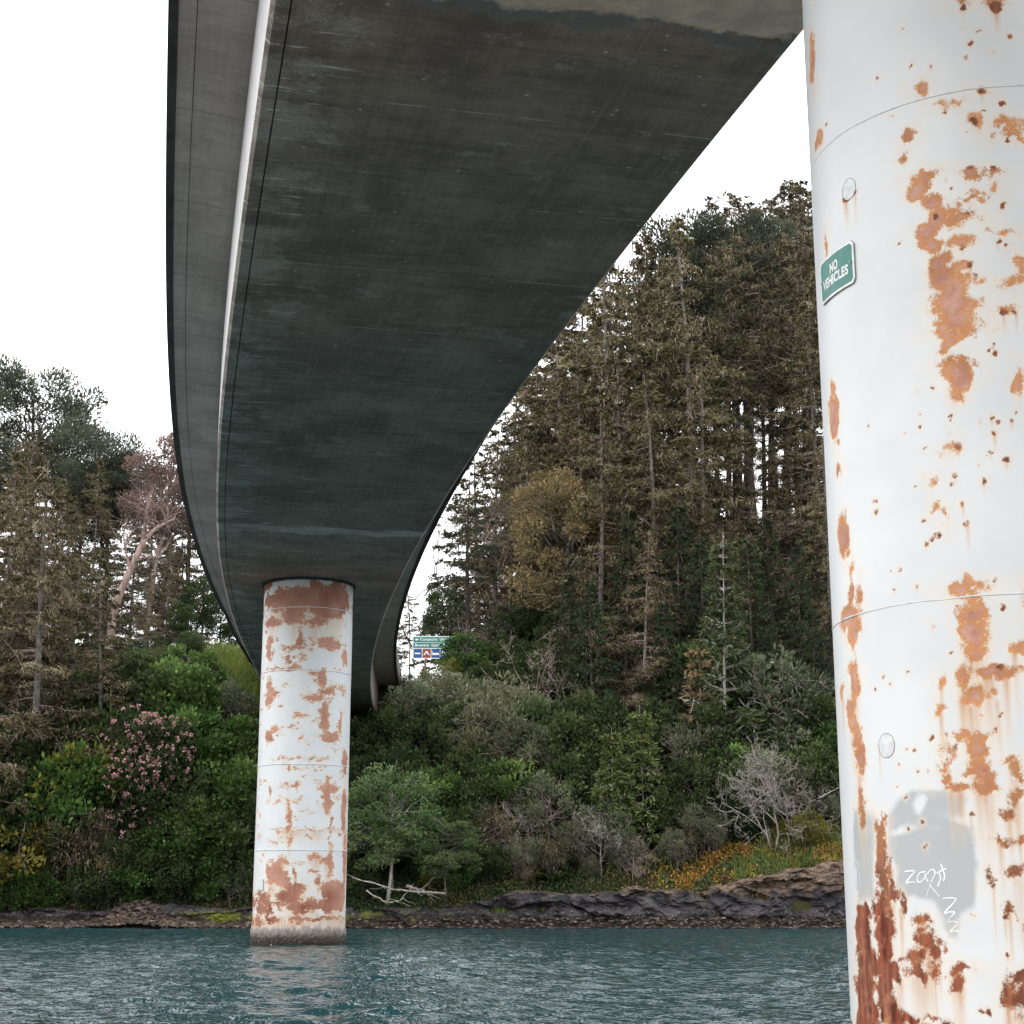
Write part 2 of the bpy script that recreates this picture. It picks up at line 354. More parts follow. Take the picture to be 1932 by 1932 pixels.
# ================================================================== the bridge
SZ = 10.22; HD = 1.8; OH = 1.08
def edge_r(y): return 1.6425e-3 * y * y - 0.30961 * y + 7.4186
def edge_l(y):
    cub = 2.5035e-5 * y ** 3 - 9.444e-4 * y * y - 0.20985 * y + 0.7041
    far = edge_r(y) - np.interp(y, [40, 50, 62, 100], [5.2, 5.06, 4.75, 4.7])
    m = sstep(42, 54, y); return cub * (1 - m) + far * m
ST = np.concatenate([np.arange(-14, 40, 0.5), np.arange(40, 86.1, 0.5)])
def station(y):
    l, r = edge_l(y), edge_r(y); e = 0.05
    c = (l + r) / 2; sl = ((edge_l(y + e) + edge_r(y + e)) / 2 - c) / e
    cs = 1 / np.sqrt(1 + sl * sl); n = np.stack([cs, -sl * cs], -1)
    return c, n, (r - l) / 2 * cs
def sweep(name, prof, mats, parent, y0=-14.0, y1=86.0, caps=True, smooth=False):
    """prof(hw) -> list of (t, z, material slot of the face that starts here), closed"""
    y = ST[(ST >= y0) & (ST <= y1)]; c, n, hw = station(y)
    P = np.array([prof(h) for h in hw]); k = P.shape[1]
    t, z = P[..., 0], P[..., 1]
    V = np.stack([c[:, None] + n[:, None, 0] * t, y[:, None] + n[:, None, 1] * t, z], -1)
    i, j = np.meshgrid(np.arange(len(y) - 1), np.arange(k), indexing='ij'); j2 = (j + 1) % k
    Q = np.stack([i * k + j, (i + 1) * k + j, (i + 1) * k + j2, i * k + j2], -1).reshape(-1, 4)
    mi = np.repeat(P[0, :, 2].astype(int)[None], len(y) - 1, 0).ravel()
    # uv: u = distance across (with height added on webs), v = station in metres
    uv = np.stack([t + 0 * z, np.repeat(y[:, None], k, 1)], -1).reshape(-1, 2)
    me = mesh_np(name, V.reshape(-1, 3), Q, None, mats, None, smooth, uv, mi)
    if caps:
        bm = bmesh.new(); bm.from_mesh(me); bm.verts.ensure_lookup_table()
        for f in ([bm.verts[q] for q in range(k)], [bm.verts[(len(y) - 1) * k + q] for q in reversed(range(k))]):
            try: bm.faces.new(f)
            except ValueError: pass
        bmesh.ops.recalc_face_normals(bm, faces=bm.faces); bm.to_mesh(me); bm.free()
    return link(name, me, parent)
def concrete(name, dark, light, kind):
    k = NT(name); uv = k.coord('UV'); s = k.sep(uv); u, vv = s[0], s[1]
    n1 = k.noise(k.mapping(uv, (0.55, 0.55, 1)), 1.0, 7, 0.62, 0.3)
    st = k.noise(k.mapping(uv, (0.35, 4.5, 1)), 1.0, 6, 0.72, 0.15)      # board-mark streaks across the girder
    st2 = k.noise(k.mapping(uv, (0.8, 14, 1)), 1.0, 5, 0.75)
    fine = k.noise(uv, 38, 4, 0.75); lg = k.noise(k.mapping(uv, (11, 0.55, 1)), 1.0, 5, 0.7); mid = k.noise(uv, 4.5, 6, 0.75, 0.2)
    f = k.math('ADD', k.math('MULTIPLY', n1, 0.36), k.math('ADD', k.math('MULTIPLY', st, 0.16), k.math('MULTIPLY', st2, 0.16)))
    f = k.math('ADD', f, k.math('ADD', k.math('MULTIPLY', lg, 0.14), k.math('MULTIPLY', mid, 0.18)))
    c = k.mix(k.rng(f, 0.41, 0.61), dark, light)
    c = k.mix(k.rng(fine, 0.3, 0.75), k.mix(0.32, c, (0, 0, 0)), c)
    if kind == 'soffit':
        # bays get a slightly different cast from each pour
        bay = k.n('ShaderNodeTexWhiteNoise', noise_dimensions='1D'); k.l(k.math('FLOOR', k.math('DIVIDE', vv, 2.44)), bay.inputs['W'])
        c = k.mix(k.rng(bay.outputs[0], 0, 1, 0, 0.25), c, (0.22, 0.20, 0.18))
        # efflorescence: pale lime clouds, thick by the left edge
        e1 = k.noise(k.mapping(uv, (0.9, 1.25, 1)), 1.1, 8, 0.74, 0.2)
        eb = k.rng(u, -0.9, -2.6, 0.0, 0.12)
        e = k.rng(k.math('ADD', e1, eb), 0.565, 0.70)
        c = k.mix(k.math('MULTIPLY', k.math('MULTIPLY', e, 0.62), k.rng(fine, 0.38, 0.62, 0.2, 1.0)), c, (0.66, 0.62, 0.58))
        # hair cracks and joints of the form panels
        w1 = k.math('ADD', vv, k.math('MULTIPLY', k.noise(uv, 1.3, 4), 0.10))
        ln = k.math('PINGPONG', w1, 1.22); ln = k.rng(ln, 0.0, 0.022, 1.0, 0.0, False)
        pk = k.noise(k.mapping(uv, (1.2, 1.2, 1)), 1.0, 5, 0.7)
        c = k.mix(k.math('MULTIPLY', k.math('MULTIPLY', ln, k.rng(pk, 0.46, 0.58)), 0.75), c, (0.62, 0.59, 0.56))
        lu = k.math('PINGPONG', k.math('ADD', u, k.math('MULTIPLY', k.noise(k.mapping(uv, (1, 0.4, 1)), 1.0, 3), 0.06)), 0.61); lu = k.rng(lu, 0, 0.014, 1, 0, False)
        c = k.mix(k.math('MULTIPLY', k.math('MULTIPLY', lu, k.rng(pk, 0.54, 0.46)), 0.25), c, (0.52, 0.49, 0.46))
        # specks of spalled paste
        vo = k.voro(k.mapping(uv, (1, 1.3, 1)), 3.4); sp = k.rng(vo, 0.10, 0.06); vo2 = k.voro(k.mapping(uv, (1, 1.3, 1)), 3.4, 'F1', 'Color')
        sp = k.math('MULTIPLY', sp, k.rng(k.sep(vo2)[0], 0.50, 0.54)); c = k.mix(k.math('MULTIPLY', sp, 0.8), c, (0.72, 0.67, 0.60))
        # short bright lime leaks running in from the left edge
        d = k.rng(k.noise(k.mapping(uv, (0.9, 9, 1)), 1.0, 5, 0.6), 0.61, 0.67)
        d = k.math('MULTIPLY', d, k.rng(u, -1.3, -2.3)); c = k.mix(k.math('MULTIPLY', d, 0.85), c, (0.78, 0.78, 0.78))
        # a pale construction joint band
        jb = k.math('ADD', vv, k.math('MULTIPLY', k.math('SUBTRACT', k.noise(uv, 1.1, 5), 0.5), 0.9))
        jb = k.rng(k.math('ABSOLUTE', k.math('SUBTRACT', jb, 38.9)), 0.42, 0.22); c = k.mix(k.math('MULTIPLY', jb, k.rng(e1, 0.35, 0.6, 0.25, 0.75)), c, (0.62, 0.59, 0.55))
        # rust washed over the soffit around the pier head
        rs = k.math('MULTIPLY', k.rng(k.math('ABSOLUTE', k.math('SUBTRACT', vv, 45.3)), 2.6, 1.2), k.rng(k.noise(k.mapping(uv, (0.4, 2, 1)), 1.0, 5), 0.44, 0.6)); c = k.mix(k.math('MULTIPLY', rs, 0.55), c, (0.36, 0.19, 0.12))
        # clean concrete of the pier diaphragm, broken dark scabs at its border
        dn = k.noise(uv, 1.6, 6, 0.6, 0.4); q = k.math('ADD', vv, k.math('MULTIPLY', k.math('SUBTRACT', dn, 0.5), 0.85))
        cl = k.rng(q, 14.78, 14.70); tn = k.noise(uv, 2.5, 6, 0.65)
        clean = k.mix(k.rng(tn, 0.35, 0.65), (0.52, 0.44, 0.37), (0.70, 0.62, 0.53)); clean = k.mix(k.rng(fine, 0.55, 0.8), clean, (0.33, 0.25, 0.19))
        c = k.mix(cl, c, clean)
        br = k.math('MULTIPLY', k.rng(q, 14.62, 14.75), k.rng(q, 15.05, 14.92)); c = k.mix(k.math('MULTIPLY', br, k.rng(e1, 0.45, 0.52)), c, (0.20, 0.21, 0.215))
    if kind == 'overhang':
        ln = k.math('PINGPONG', k.math('ADD', vv, k.math('MULTIPLY', u, 0.02)), 1.5); ln = k.rng(ln, 0.0, 0.02, 1.0, 0.0, False)
        c = k.mix(k.math('MULTIPLY', ln, 0.6), c, (0.04, 0.038, 0.038))
        bay = k.n('ShaderNodeTexWhiteNoise', noise_dimensions='1D'); k.l(k.math('FLOOR', k.math('DIVIDE', vv, 3.0)), bay.inputs['W'])
        c = k.mix(k.rng(bay.outputs[0], 0, 1, 0, 0.3), c, dark)
    k.bump(k.math('ADD', fine, k.math('MULTIPLY', st2, 0.6)), 0.25, 0.01)
    return k.set(c, 0.88, 0.2)
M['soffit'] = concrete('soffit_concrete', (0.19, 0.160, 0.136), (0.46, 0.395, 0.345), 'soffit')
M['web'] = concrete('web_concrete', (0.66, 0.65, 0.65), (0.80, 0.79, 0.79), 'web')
M['over'] = concrete('overhang_concrete', (0.38, 0.345, 0.325), (0.66, 0.61, 0.58), 'overhang')
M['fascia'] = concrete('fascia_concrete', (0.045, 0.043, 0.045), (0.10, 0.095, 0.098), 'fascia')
M['barrier'] = concrete('barrier_concrete', (0.26, 0.255, 0.25), (0.40, 0.39, 0.38), 'barrier')
M['asphalt'] = plain('asphalt', (0.05, 0.05, 0.052), 0.9)
bridge = tag(empty('road_bridge', (0, 0, 0)), 'long curved concrete girder bridge with dark stained underside crossing the river', 'bridge')
Z0 = SZ
def p_box(h): return [(-h, Z0 + HD, 1), (-h, Z0 + 0.05, 0), (-h + 0.05, Z0, 0), (-h + 0.20, Z0, 2), (-h + 0.20, Z0 + 0.03, 2), (-h + 0.217, Z0 + 0.03, 2), (-h + 0.217, Z0, 0),
                      (h - 0.05, Z0, 0), (h, Z0 + 0.05, 0), (h, Z0 + HD, 1)]  # right web takes the dark soffit colour to stand in for shade
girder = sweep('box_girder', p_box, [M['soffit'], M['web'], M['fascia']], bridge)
def p_deck(h):
    e = h + OH; b = Z0 + HD
    return [(-h + 0.1, b - 0.10, 0), (-h - 0.02, b - 0.10, 0), (-e + 0.36, b - 0.005, 1), (-e + 0.36, b + 0.015, 1), (-e + 0.35, b + 0.015, 1), (-e + 0.35, b - 0.005, 0), (-e + 0.13, b, 1), (-e + 0.12, b - 0.03, 1), (-e, b - 0.03, 1), (-e, b + 0.36, 2),
            (e, b + 0.36, 1), (e, b - 0.03, 1), (e - 0.12, b - 0.03, 1), (e - 0.13, b, 0), (h + 0.02, b - 0.10, 0), (h - 0.1, b - 0.10, 0)]
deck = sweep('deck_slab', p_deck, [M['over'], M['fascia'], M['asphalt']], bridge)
for s in (-1, 1):
    def p_bar(h, s=s):
        e = h + OH - 0.02; b = Z0 + HD + 0.36
        q = [(s * e, b, 0), (s * e, b + 0.82, 0), (s * (e - 0.2), b + 0.82, 0), (s * (e - 0.26), b + 0.3, 0), (s * (e - 0.42), b + 0.08, 0), (s * (e - 0.42), b, 0)]
        return q
    sweep('barrier', p_bar, [M['barrier']], bridge)
# abutment that carries the far end
acc = Acc(); c_, n_, h_ = station(np.array([84.0])); ang = math.atan2(n_[0, 1], n_[0, 0]); Rm = np.array([[math.cos(ang), -math.sin(ang), 0], [math.sin(ang), math.cos(ang), 0], [0, 0, 1]])
box(acc, (c_[0], 84.6, 8.1), (8.4, 1.6, 4.2), 0.5, Rm)
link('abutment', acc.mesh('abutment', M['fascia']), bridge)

# ------------------------------------------------------------------ piers: painted steel shells eaten by rust
NEAR_RUST=[[-0.685,5.857,0.076,0.035],[-0.716,5.779,0.069,0.062],[-0.641,5.653,0.06,0.068],[-0.624,5.53,0.073,0.082],[-0.653,5.471,0.067,0.068],[-0.647,5.365,0.067,0.081],[-0.607,5.226,0.072,0.081],[-0.576,5.13,0.091,0.08],[-0.559,5.024,0.116,0.08],[-0.53,4.929,0.147,0.093],[-0.536,4.828,0.134,0.08],[-0.578,4.734,0.07,0.066],[-0.606,4.663,0.041,0.046],[-0.525,5.562,0.078,0.034],[-0.493,5.503,0.129,0.045],[-0.468,5.342,0.09,0.034],[-0.491,5.159,0.051,0.027],[-0.45,5.069,0.051,0.016],[-0.426,5.629,0.09,0.014],[-0.437,4.915,0.075,0.053],[-0.674,6.451,0.07,0.049],[-0.785,6.15,0.046,0.053],[-0.799,6.032,0.022,0.022],[-1.695,7.127,0.078,0.192],[-1.653,6.495,0.076,0.089],[-0.276,6.385,0.033,0.025],[-0.419,6.289,0.059,0.014],[-0.326,6.163,0.033,0.053],[-0.124,6.096,0.094,0.044],[-0.082,6.028,0.068,0.028],[-0.234,6.045,0.039,0.019],[-0.374,5.798,0.047,0.027],[-0.24,5.788,0.075,0.023],[-0.246,5.696,0.043,0.019],[-0.203,5.394,0.062,0.016],[-0.121,5.164,0.039,0.054],[-0.175,5.053,0.083,0.035],[-0.205,4.877,0.066,0.024],[-0.35,6.994,0.041,0.019],[-0.146,6.975,0.053,0.029],[-1.606,5.681,0.033,0.087],[-0.543,4.54,0.088,0.039],[-0.526,6.307,0.027,0.011],[-0.358,5.677,0.039,0.011],[-0.532,4.768,0.12,0.04],[-0.585,4.676,0.058,0.053],[-0.539,4.468,0.107,0.098],[-0.582,4.35,0.054,0.052],[-1.633,4.442,0.105,0.153],[-1.607,4.636,0.035,0.045],[-1.57,4.264,0.039,0.041],[-1.552,4.074,0.031,0.038],[-1.567,3.636,0.114,0.15],[-1.511,3.484,0.039,0.04],[-1.484,3.238,0.048,0.107],[-1.559,3.063,0.148,0.081],[-1.486,2.976,0.075,0.08],[-1.506,2.671,0.083,0.133],[-1.716,2.636,0.037,0.041],[-0.616,3.129,0.093,0.051],[-0.572,3.101,0.098,0.036],[-0.568,2.978,0.134,0.082],[-0.543,2.861,0.097,0.088],[-0.584,2.748,0.061,0.048],[-0.64,2.592,0.047,0.088],[-0.483,2.593,0.126,0.04],[-0.396,2.589,0.047,0.038],[-0.622,4.01,0.025,0.029],[-0.743,3.827,0.026,0.023],[-0.72,3.653,0.022,0.026],[-0.671,3.568,0.013,0.026],[-0.193,4.382,0.037,0.046],[-0.181,4.468,0.02,0.033],[-0.404,4.512,0.015,0.026],[-0.331,2.756,0.042,0.048],[-0.278,3.041,0.014,0.032],[-0.777,2.57,0.02,0.025],[-1.379,3.219,0.032,0.066],[-1.552,2.509,0.08,0.083],[-1.539,2.4,0.065,0.071],[-1.504,2.289,0.058,0.071],[-1.492,2.181,0.052,0.071],[-1.497,2.075,0.034,0.059],[-1.51,1.918,0.047,0.047],[-1.493,1.864,0.057,0.033],[-1.466,1.811,0.029,0.047],[-1.311,1.757,0.054,0.04],[-1.291,1.7,0.058,0.052],[-1.289,1.629,0.049,0.052],[-1.294,1.568,0.053,0.052],[-1.301,1.497,0.053,0.052],[-1.283,1.416,0.078,0.058],[-1.206,1.516,0.017,0.046],[-1.207,1.416,0.029,0.069],[-1.268,1.316,0.102,0.058],[-1.324,1.236,0.1,0.069],[-1.154,1.266,0.038,0.051],[-1.495,1.234,0.1,0.047],[-1.538,1.162,0.103,0.071],[-1.317,1.116,0.108,0.069],[-1.587,1.07,0.114,0.071],[-1.31,1.017,0.09,0.081],[-1.32,0.898,0.094,0.093],[-1.331,0.78,0.092,0.093],[-1.324,0.673,0.1,0.093],[-1.298,0.596,0.124,0.058],[-1.546,0.99,0.144,0.071],[-1.534,0.889,0.154,0.082],[-1.573,0.767,0.167,0.095],[-1.562,0.658,0.15,0.095],[-1.548,0.579,0.132,0.059],[-1.2,0.864,0.063,0.069],[-1.006,1.189,0.083,0.043],[-0.987,1.117,0.085,0.02],[-1.04,1.063,0.041,0.045],[-0.959,1.026,0.051,0.068],[-1.048,0.946,0.055,0.045],[-1.029,0.87,0.135,0.028],[-0.933,0.912,0.025,0.045],[-0.793,0.897,0.07,0.031],[-0.782,0.831,0.055,0.05],[-0.47,0.867,0.074,0.05],[-0.51,0.765,0.042,0.1],[-0.451,0.812,0.042,0.067],[-1.138,0.611,0.104,0.032],[-1.024,0.608,0.094,0.02],[-0.9,1.056,0.034,0.036],[-0.596,2.442,0.081,0.062],[-0.655,2.466,0.044,0.031],[-0.449,2.445,0.032,0.022],[-0.599,2.252,0.089,0.037],[-0.606,2.153,0.052,0.073],[-0.594,2.043,0.063,0.067],[-0.529,1.992,0.051,0.05],[-0.552,1.934,0.075,0.05],[-0.711,1.949,0.065,0.02],[-0.765,2.08,0.023,0.062],[-0.755,1.99,0.032,0.04],[-0.385,1.871,0.046,0.037],[-0.429,1.775,0.05,0.033],[-0.485,1.65,0.04,0.022],[-0.376,1.997,0.031,0.05],[-0.399,2.066,0.026,0.014],[-0.382,1.649,0.018,0.019],[-0.405,1.458,0.05,0.05],[-0.546,1.392,0.017,0.027],[-0.466,1.25,0.025,0.024],[-0.397,1.175,0.015,0.024],[-0.79,2.415,0.029,0.034]]
NEAR_SPOTS=[[-0.76,6.925,0.007,0.007,0],[-0.366,6.828,0.011,0.011,0],[-0.267,6.79,0.014,0.014,0],[-0.072,6.743,0.017,0.017,0.043],[-0.32,6.712,0.011,0.011,0.057],[-0.35,6.614,0.007,0.007,0],[-0.178,6.633,0.012,0.013,0],[-0.714,6.646,0.006,0.006,0],[-0.582,6.597,0.011,0.011,0.043],[-0.956,6.646,0.007,0.006,0],[-0.87,6.33,0.006,0.006,0],[-0.517,6.253,0.007,0.007,0],[-0.16,6.266,0.015,0.015,0.042],[-0.386,6.09,0.008,0.008,0],[-0.275,6.224,0.009,0.01,0],[-0.535,5.788,0.009,0.01,0.041],[-0.503,5.722,0.008,0.008,0],[-0.382,5.852,0.009,0.01,0.027],[-0.243,5.828,0.009,0.01,0],[-0.286,5.622,0.009,0.01,0.027],[-0.204,5.556,0.012,0.012,0.054],[-0.419,5.549,0.009,0.01,0.041],[-0.617,5.548,0.008,0.008,0],[-0.249,5.314,0.017,0.018,0.081],[-0.211,5.285,0.01,0.011,0],[-0.19,5.251,0.008,0.008,0],[-0.42,5.18,0.013,0.013,0.08],[-0.395,5.113,0.009,0.009,0.067],[-0.247,4.843,0.014,0.015,0.172],[-0.174,4.838,0.014,0.015,0.159],[-0.872,5.424,0.006,0.005,0],[-0.277,6.372,0.016,0.017,0.126],[-0.344,6.153,0.02,0.021,0.083],[-0.143,6.004,0.011,0.011,0.069],[-0.464,5.303,0.008,0.008,0.067],[-0.148,6.947,0.035,0.036,0.216],[-0.351,6.973,0.02,0.022,0.115],[-1.304,5.898,0.035,0.023,0.27],[-1.209,5.915,0.018,0.013,0.269],[-1.507,6.539,0.012,0.006,0.044],[-0.574,4.022,0.011,0.012,0.104],[-0.436,3.776,0.013,0.014,0.09],[-0.569,3.652,0.011,0.012,0.128],[-0.549,3.524,0.015,0.015,0.218],[-0.354,4.079,0.015,0.016,0.142],[-0.327,4.141,0.016,0.017,0],[-0.363,4.168,0.011,0.012,0.078],[-0.249,4.147,0.011,0.012,0.091],[-0.428,4.157,0.009,0.009,0.039],[-0.292,3.896,0.019,0.021,0.09],[-0.609,4.217,0.01,0.01,0],[-0.613,4.181,0.008,0.008,0],[-0.622,4.105,0.011,0.012,0],[-0.642,4.128,0.006,0.007,0],[-0.813,3.425,0.012,0.012,0.052],[-0.723,3.465,0.012,0.012,0],[-0.777,3.451,0.009,0.009,0],[-0.751,3.471,0.008,0.008,0],[-0.82,3.575,0.009,0.009,0],[-1.178,3.692,0.014,0.011,0.033],[-1.176,3.763,0.012,0.009,0],[-1.064,3.173,0.009,0.008,0.052],[-0.894,3.179,0.011,0.01,0.064],[-1.007,3.288,0.009,0.008,0],[-1.09,3.301,0.008,0.007,0],[-0.818,2.962,0.007,0.006,0],[-0.802,2.91,0.012,0.011,0.026],[-0.379,2.994,0.014,0.015,0],[-0.217,4.2,0.017,0.018,0],[-0.702,2.741,0.013,0.013,0.025],[-0.419,2.647,0.012,0.013,0.038],[-0.999,2.653,0.01,0.009,0.026],[-0.411,3.158,0.01,0.01,0],[-0.385,3.952,0.009,0.009,0.065],[-0.409,3.927,0.006,0.006,0],[-0.927,4.154,0.007,0.007,0],[-0.806,4.252,0.005,0.005,0],[-0.804,4.183,0.005,0.005,0.026],[-1.204,4.276,0.006,0.004,0],[-0.711,4.418,0.005,0.005,0],[-0.806,4.409,0.004,0.004,0],[-0.786,4.037,0.005,0.005,0],[-0.856,3.806,0.006,0.005,0],[-0.463,3.881,0.005,0.005,0],[-0.347,4.605,0.01,0.011,0],[-0.314,4.577,0.01,0.011,0],[-0.327,4.64,0.007,0.008,0],[-1.275,2.582,0.008,0.005,0],[-1.19,2.647,0.007,0.005,0],[-1.136,2.603,0.007,0.005,0],[-0.626,3.773,0.006,0.006,0],[-0.605,3.825,0.011,0.012,0.052],[-0.863,2.242,0.018,0.017,0],[-0.763,2.256,0.01,0.01,0.034],[-0.705,2.182,0.013,0.013,0],[-0.466,2.276,0.011,0.011,0.033],[-0.436,2.354,0.009,0.01,0.067],[-0.493,1.203,0.013,0.013,0.2],[-0.49,0.983,0.013,0.013,0.044],[-0.663,0.682,0.01,0.01,0],[-0.615,0.674,0.016,0.017,0],[-1.039,2.188,0.008,0.007,0],[-0.978,2.177,0.005,0.005,0],[-1.105,2.093,0.007,0.006,0],[-0.965,2.054,0.006,0.006,0.068],[-0.893,2.052,0.005,0.005,0.034],[-0.837,2.081,0.006,0.006,0.067],[-1.074,1.895,0.011,0.009,0],[-1.061,1.713,0.017,0.014,0],[-0.96,1.75,0.009,0.008,0.079],[-0.947,1.605,0.008,0.007,0.102],[-0.646,1.78,0.013,0.013,0.167],[-1.204,1.541,0.014,0.01,0],[-1.172,0.952,0.014,0.01,0.069],[-0.918,0.955,0.011,0.01,0.034],[-1.264,2.215,0.01,0.007,0.231],[-1.144,2.216,0.009,0.007,0.069],[-1.122,1.963,0.007,0.006,0],[-0.685,1.211,0.007,0.007,0],[-0.542,1.383,0.009,0.009,0.133],[-0.495,1.65,0.008,0.009,0.144]]
GREY_A=[[-1.092,1.906],[-0.917,1.943],[-0.773,1.956],[-0.744,1.911],[-0.663,1.908],[-0.676,1.78],[-0.655,1.721],[-0.645,1.585],[-0.655,1.431],[-0.664,1.297],[-0.741,1.201],[-0.76,1.077],[-0.811,1.086],[-0.85,1.152],[-0.905,1.306],[-1.149,1.336],[-1.185,1.415],[-1.244,1.597],[-1.196,1.829]]
GREY_B=[[-1.622,1.85],[-1.357,1.826],[-1.389,1.291],[-1.628,1.28]]
GREY_HOLES=[[-0.947,1.849,0.041,0.051],[-1.121,1.705,0.073,0.01],[-0.713,1.772,0.045,0.013],[-1.068,1.703,0.014,0.009]]
PLUGS=[[-1.269,5.957,0.076,0.074],[-1.199,2.22,0.073,0.076]]
SLOT=[[-1.602,1.424,0.065,0.112]]
STROKES=[[[-1.106,1.461],[-1.06,1.464],[-1.023,1.465],[-1.047,1.444],[-1.083,1.415],[-1.107,1.391],[-1.072,1.397],[-1.027,1.399]],[[-0.957,1.458],[-0.993,1.453],[-1.017,1.429],[-1.015,1.399],[-0.989,1.397],[-0.96,1.423],[-0.952,1.453],[-0.956,1.419],[-0.938,1.399]],[[-0.943,1.445],[-0.922,1.467],[-0.899,1.47],[-0.889,1.452],[-0.899,1.425],[-0.921,1.399]],[[-0.849,1.505],[-0.84,1.471],[-0.828,1.432],[-0.838,1.403]],[[-0.882,1.447],[-0.85,1.462],[-0.816,1.476]],[[-0.861,1.452],[-0.855,1.413],[-0.878,1.374]],[[-0.855,1.304],[-0.807,1.308],[-0.76,1.306],[-0.794,1.268],[-0.856,1.215],[-0.817,1.229],[-0.772,1.228],[-0.804,1.201],[-0.838,1.167],[-0.8,1.177],[-0.764,1.172],[-0.781,1.148],[-0.825,1.112],[-0.793,1.124],[-0.765,1.12]],[[-0.915,1.396],[-0.941,1.355],[-0.962,1.311]],[[-0.939,1.389],[-0.902,1.35],[-0.871,1.316]]]
FAR_RUST=[[0.79,9.481,0.659,0.444],[-0.129,9.634,0.993,0.287],[1.098,9.648,0.437,0.584],[-1.032,8.989,0.499,0.124],[-0.243,9.12,0.339,0.273],[0.401,8.934,0.392,0.136],[-0.767,9.349,0.262,0.123],[-1.067,9.579,0.463,0.172],[-0.026,8.411,0.091,0.34],[0.826,8.323,0.429,0.204],[-0.212,8.19,0.335,0.061],[-1.095,8.222,0.167,0.344],[-0.334,7.875,0.208,0.075],[-0.193,7.617,0.233,0.088],[-0.689,7.609,0.453,0.055],[0.381,7.433,0.162,0.061],[0.647,7.288,0.117,0.305],[-1.016,6.936,0.152,0.41],[-0.824,6.921,0.181,0.089],[0.4,6.803,0.311,0.095],[0.761,6.916,0.272,0.122],[0.747,6.223,0.157,0.474],[0.986,5.674,0.304,0.149],[-0.944,5.671,0.161,0.204],[-0.776,5.911,0.131,0.088],[0.041,6.263,0.179,0.081],[-0.202,5.94,0.106,0.041],[0.092,5.609,0.038,0.088],[-0.083,6.2,0.052,0.095],[1.19,7.08,0.232,0.068],[1.326,6.078,0.095,0.307],[1.466,8.01,0.149,0.275],[1.623,5.031,0.172,0.376],[0.956,4.244,0.298,0.149],[0.887,4.057,0.151,0.472],[0.895,3.812,0.19,0.135],[-0.861,4.117,0.074,0.136],[-0.262,4.838,0.067,0.121],[-0.215,3.493,0.066,0.403],[-0.203,3.129,0.106,0.121],[-0.159,2.767,0.059,0.087],[-0.022,4.314,0.128,0.067],[1.628,3.659,0.173,0.615],[1.025,3.327,0.057,0.122],[1.003,2.839,0.04,0.338],[1.039,2.234,0.091,0.439],[0.597,2.349,0.222,0.114],[0.945,2.263,0.195,0.108],[-0.399,2.227,0.338,0.087],[-0.599,1.929,0.271,0.27],[-0.316,1.749,0.191,0.235],[0.023,1.927,0.07,0.174],[0.682,1.72,0.076,0.121],[0.006,1.51,0.306,0.188],[-0.109,1.273,0.376,0.188],[-0.663,1.69,0.161,0.067],[-0.991,1.362,0.346,0.095],[1.313,1.513,0.599,0.217],[1.432,1.212,0.448,0.306],[0.508,1.095,0.512,0.121],[1.065,1.034,0.319,0.189],[0.084,0.977,0.178,0.188],[-0.749,0.976,0.111,0.372],[-0.619,0.68,0.235,0.081],[0.274,0.682,0.381,0.067],[1.077,0.706,0.592,0.054],[-1.16,0.616,0.256,0.136],[1.807,2.432,0.185,0.753],[-0.369,5.056,0.419,0.02],[0.515,5.06,0.264,0.027],[-0.107,3.098,0.519,0.013],[0.574,3.103,0.468,0.013],[-0.461,3.849,0.362,0.02]]
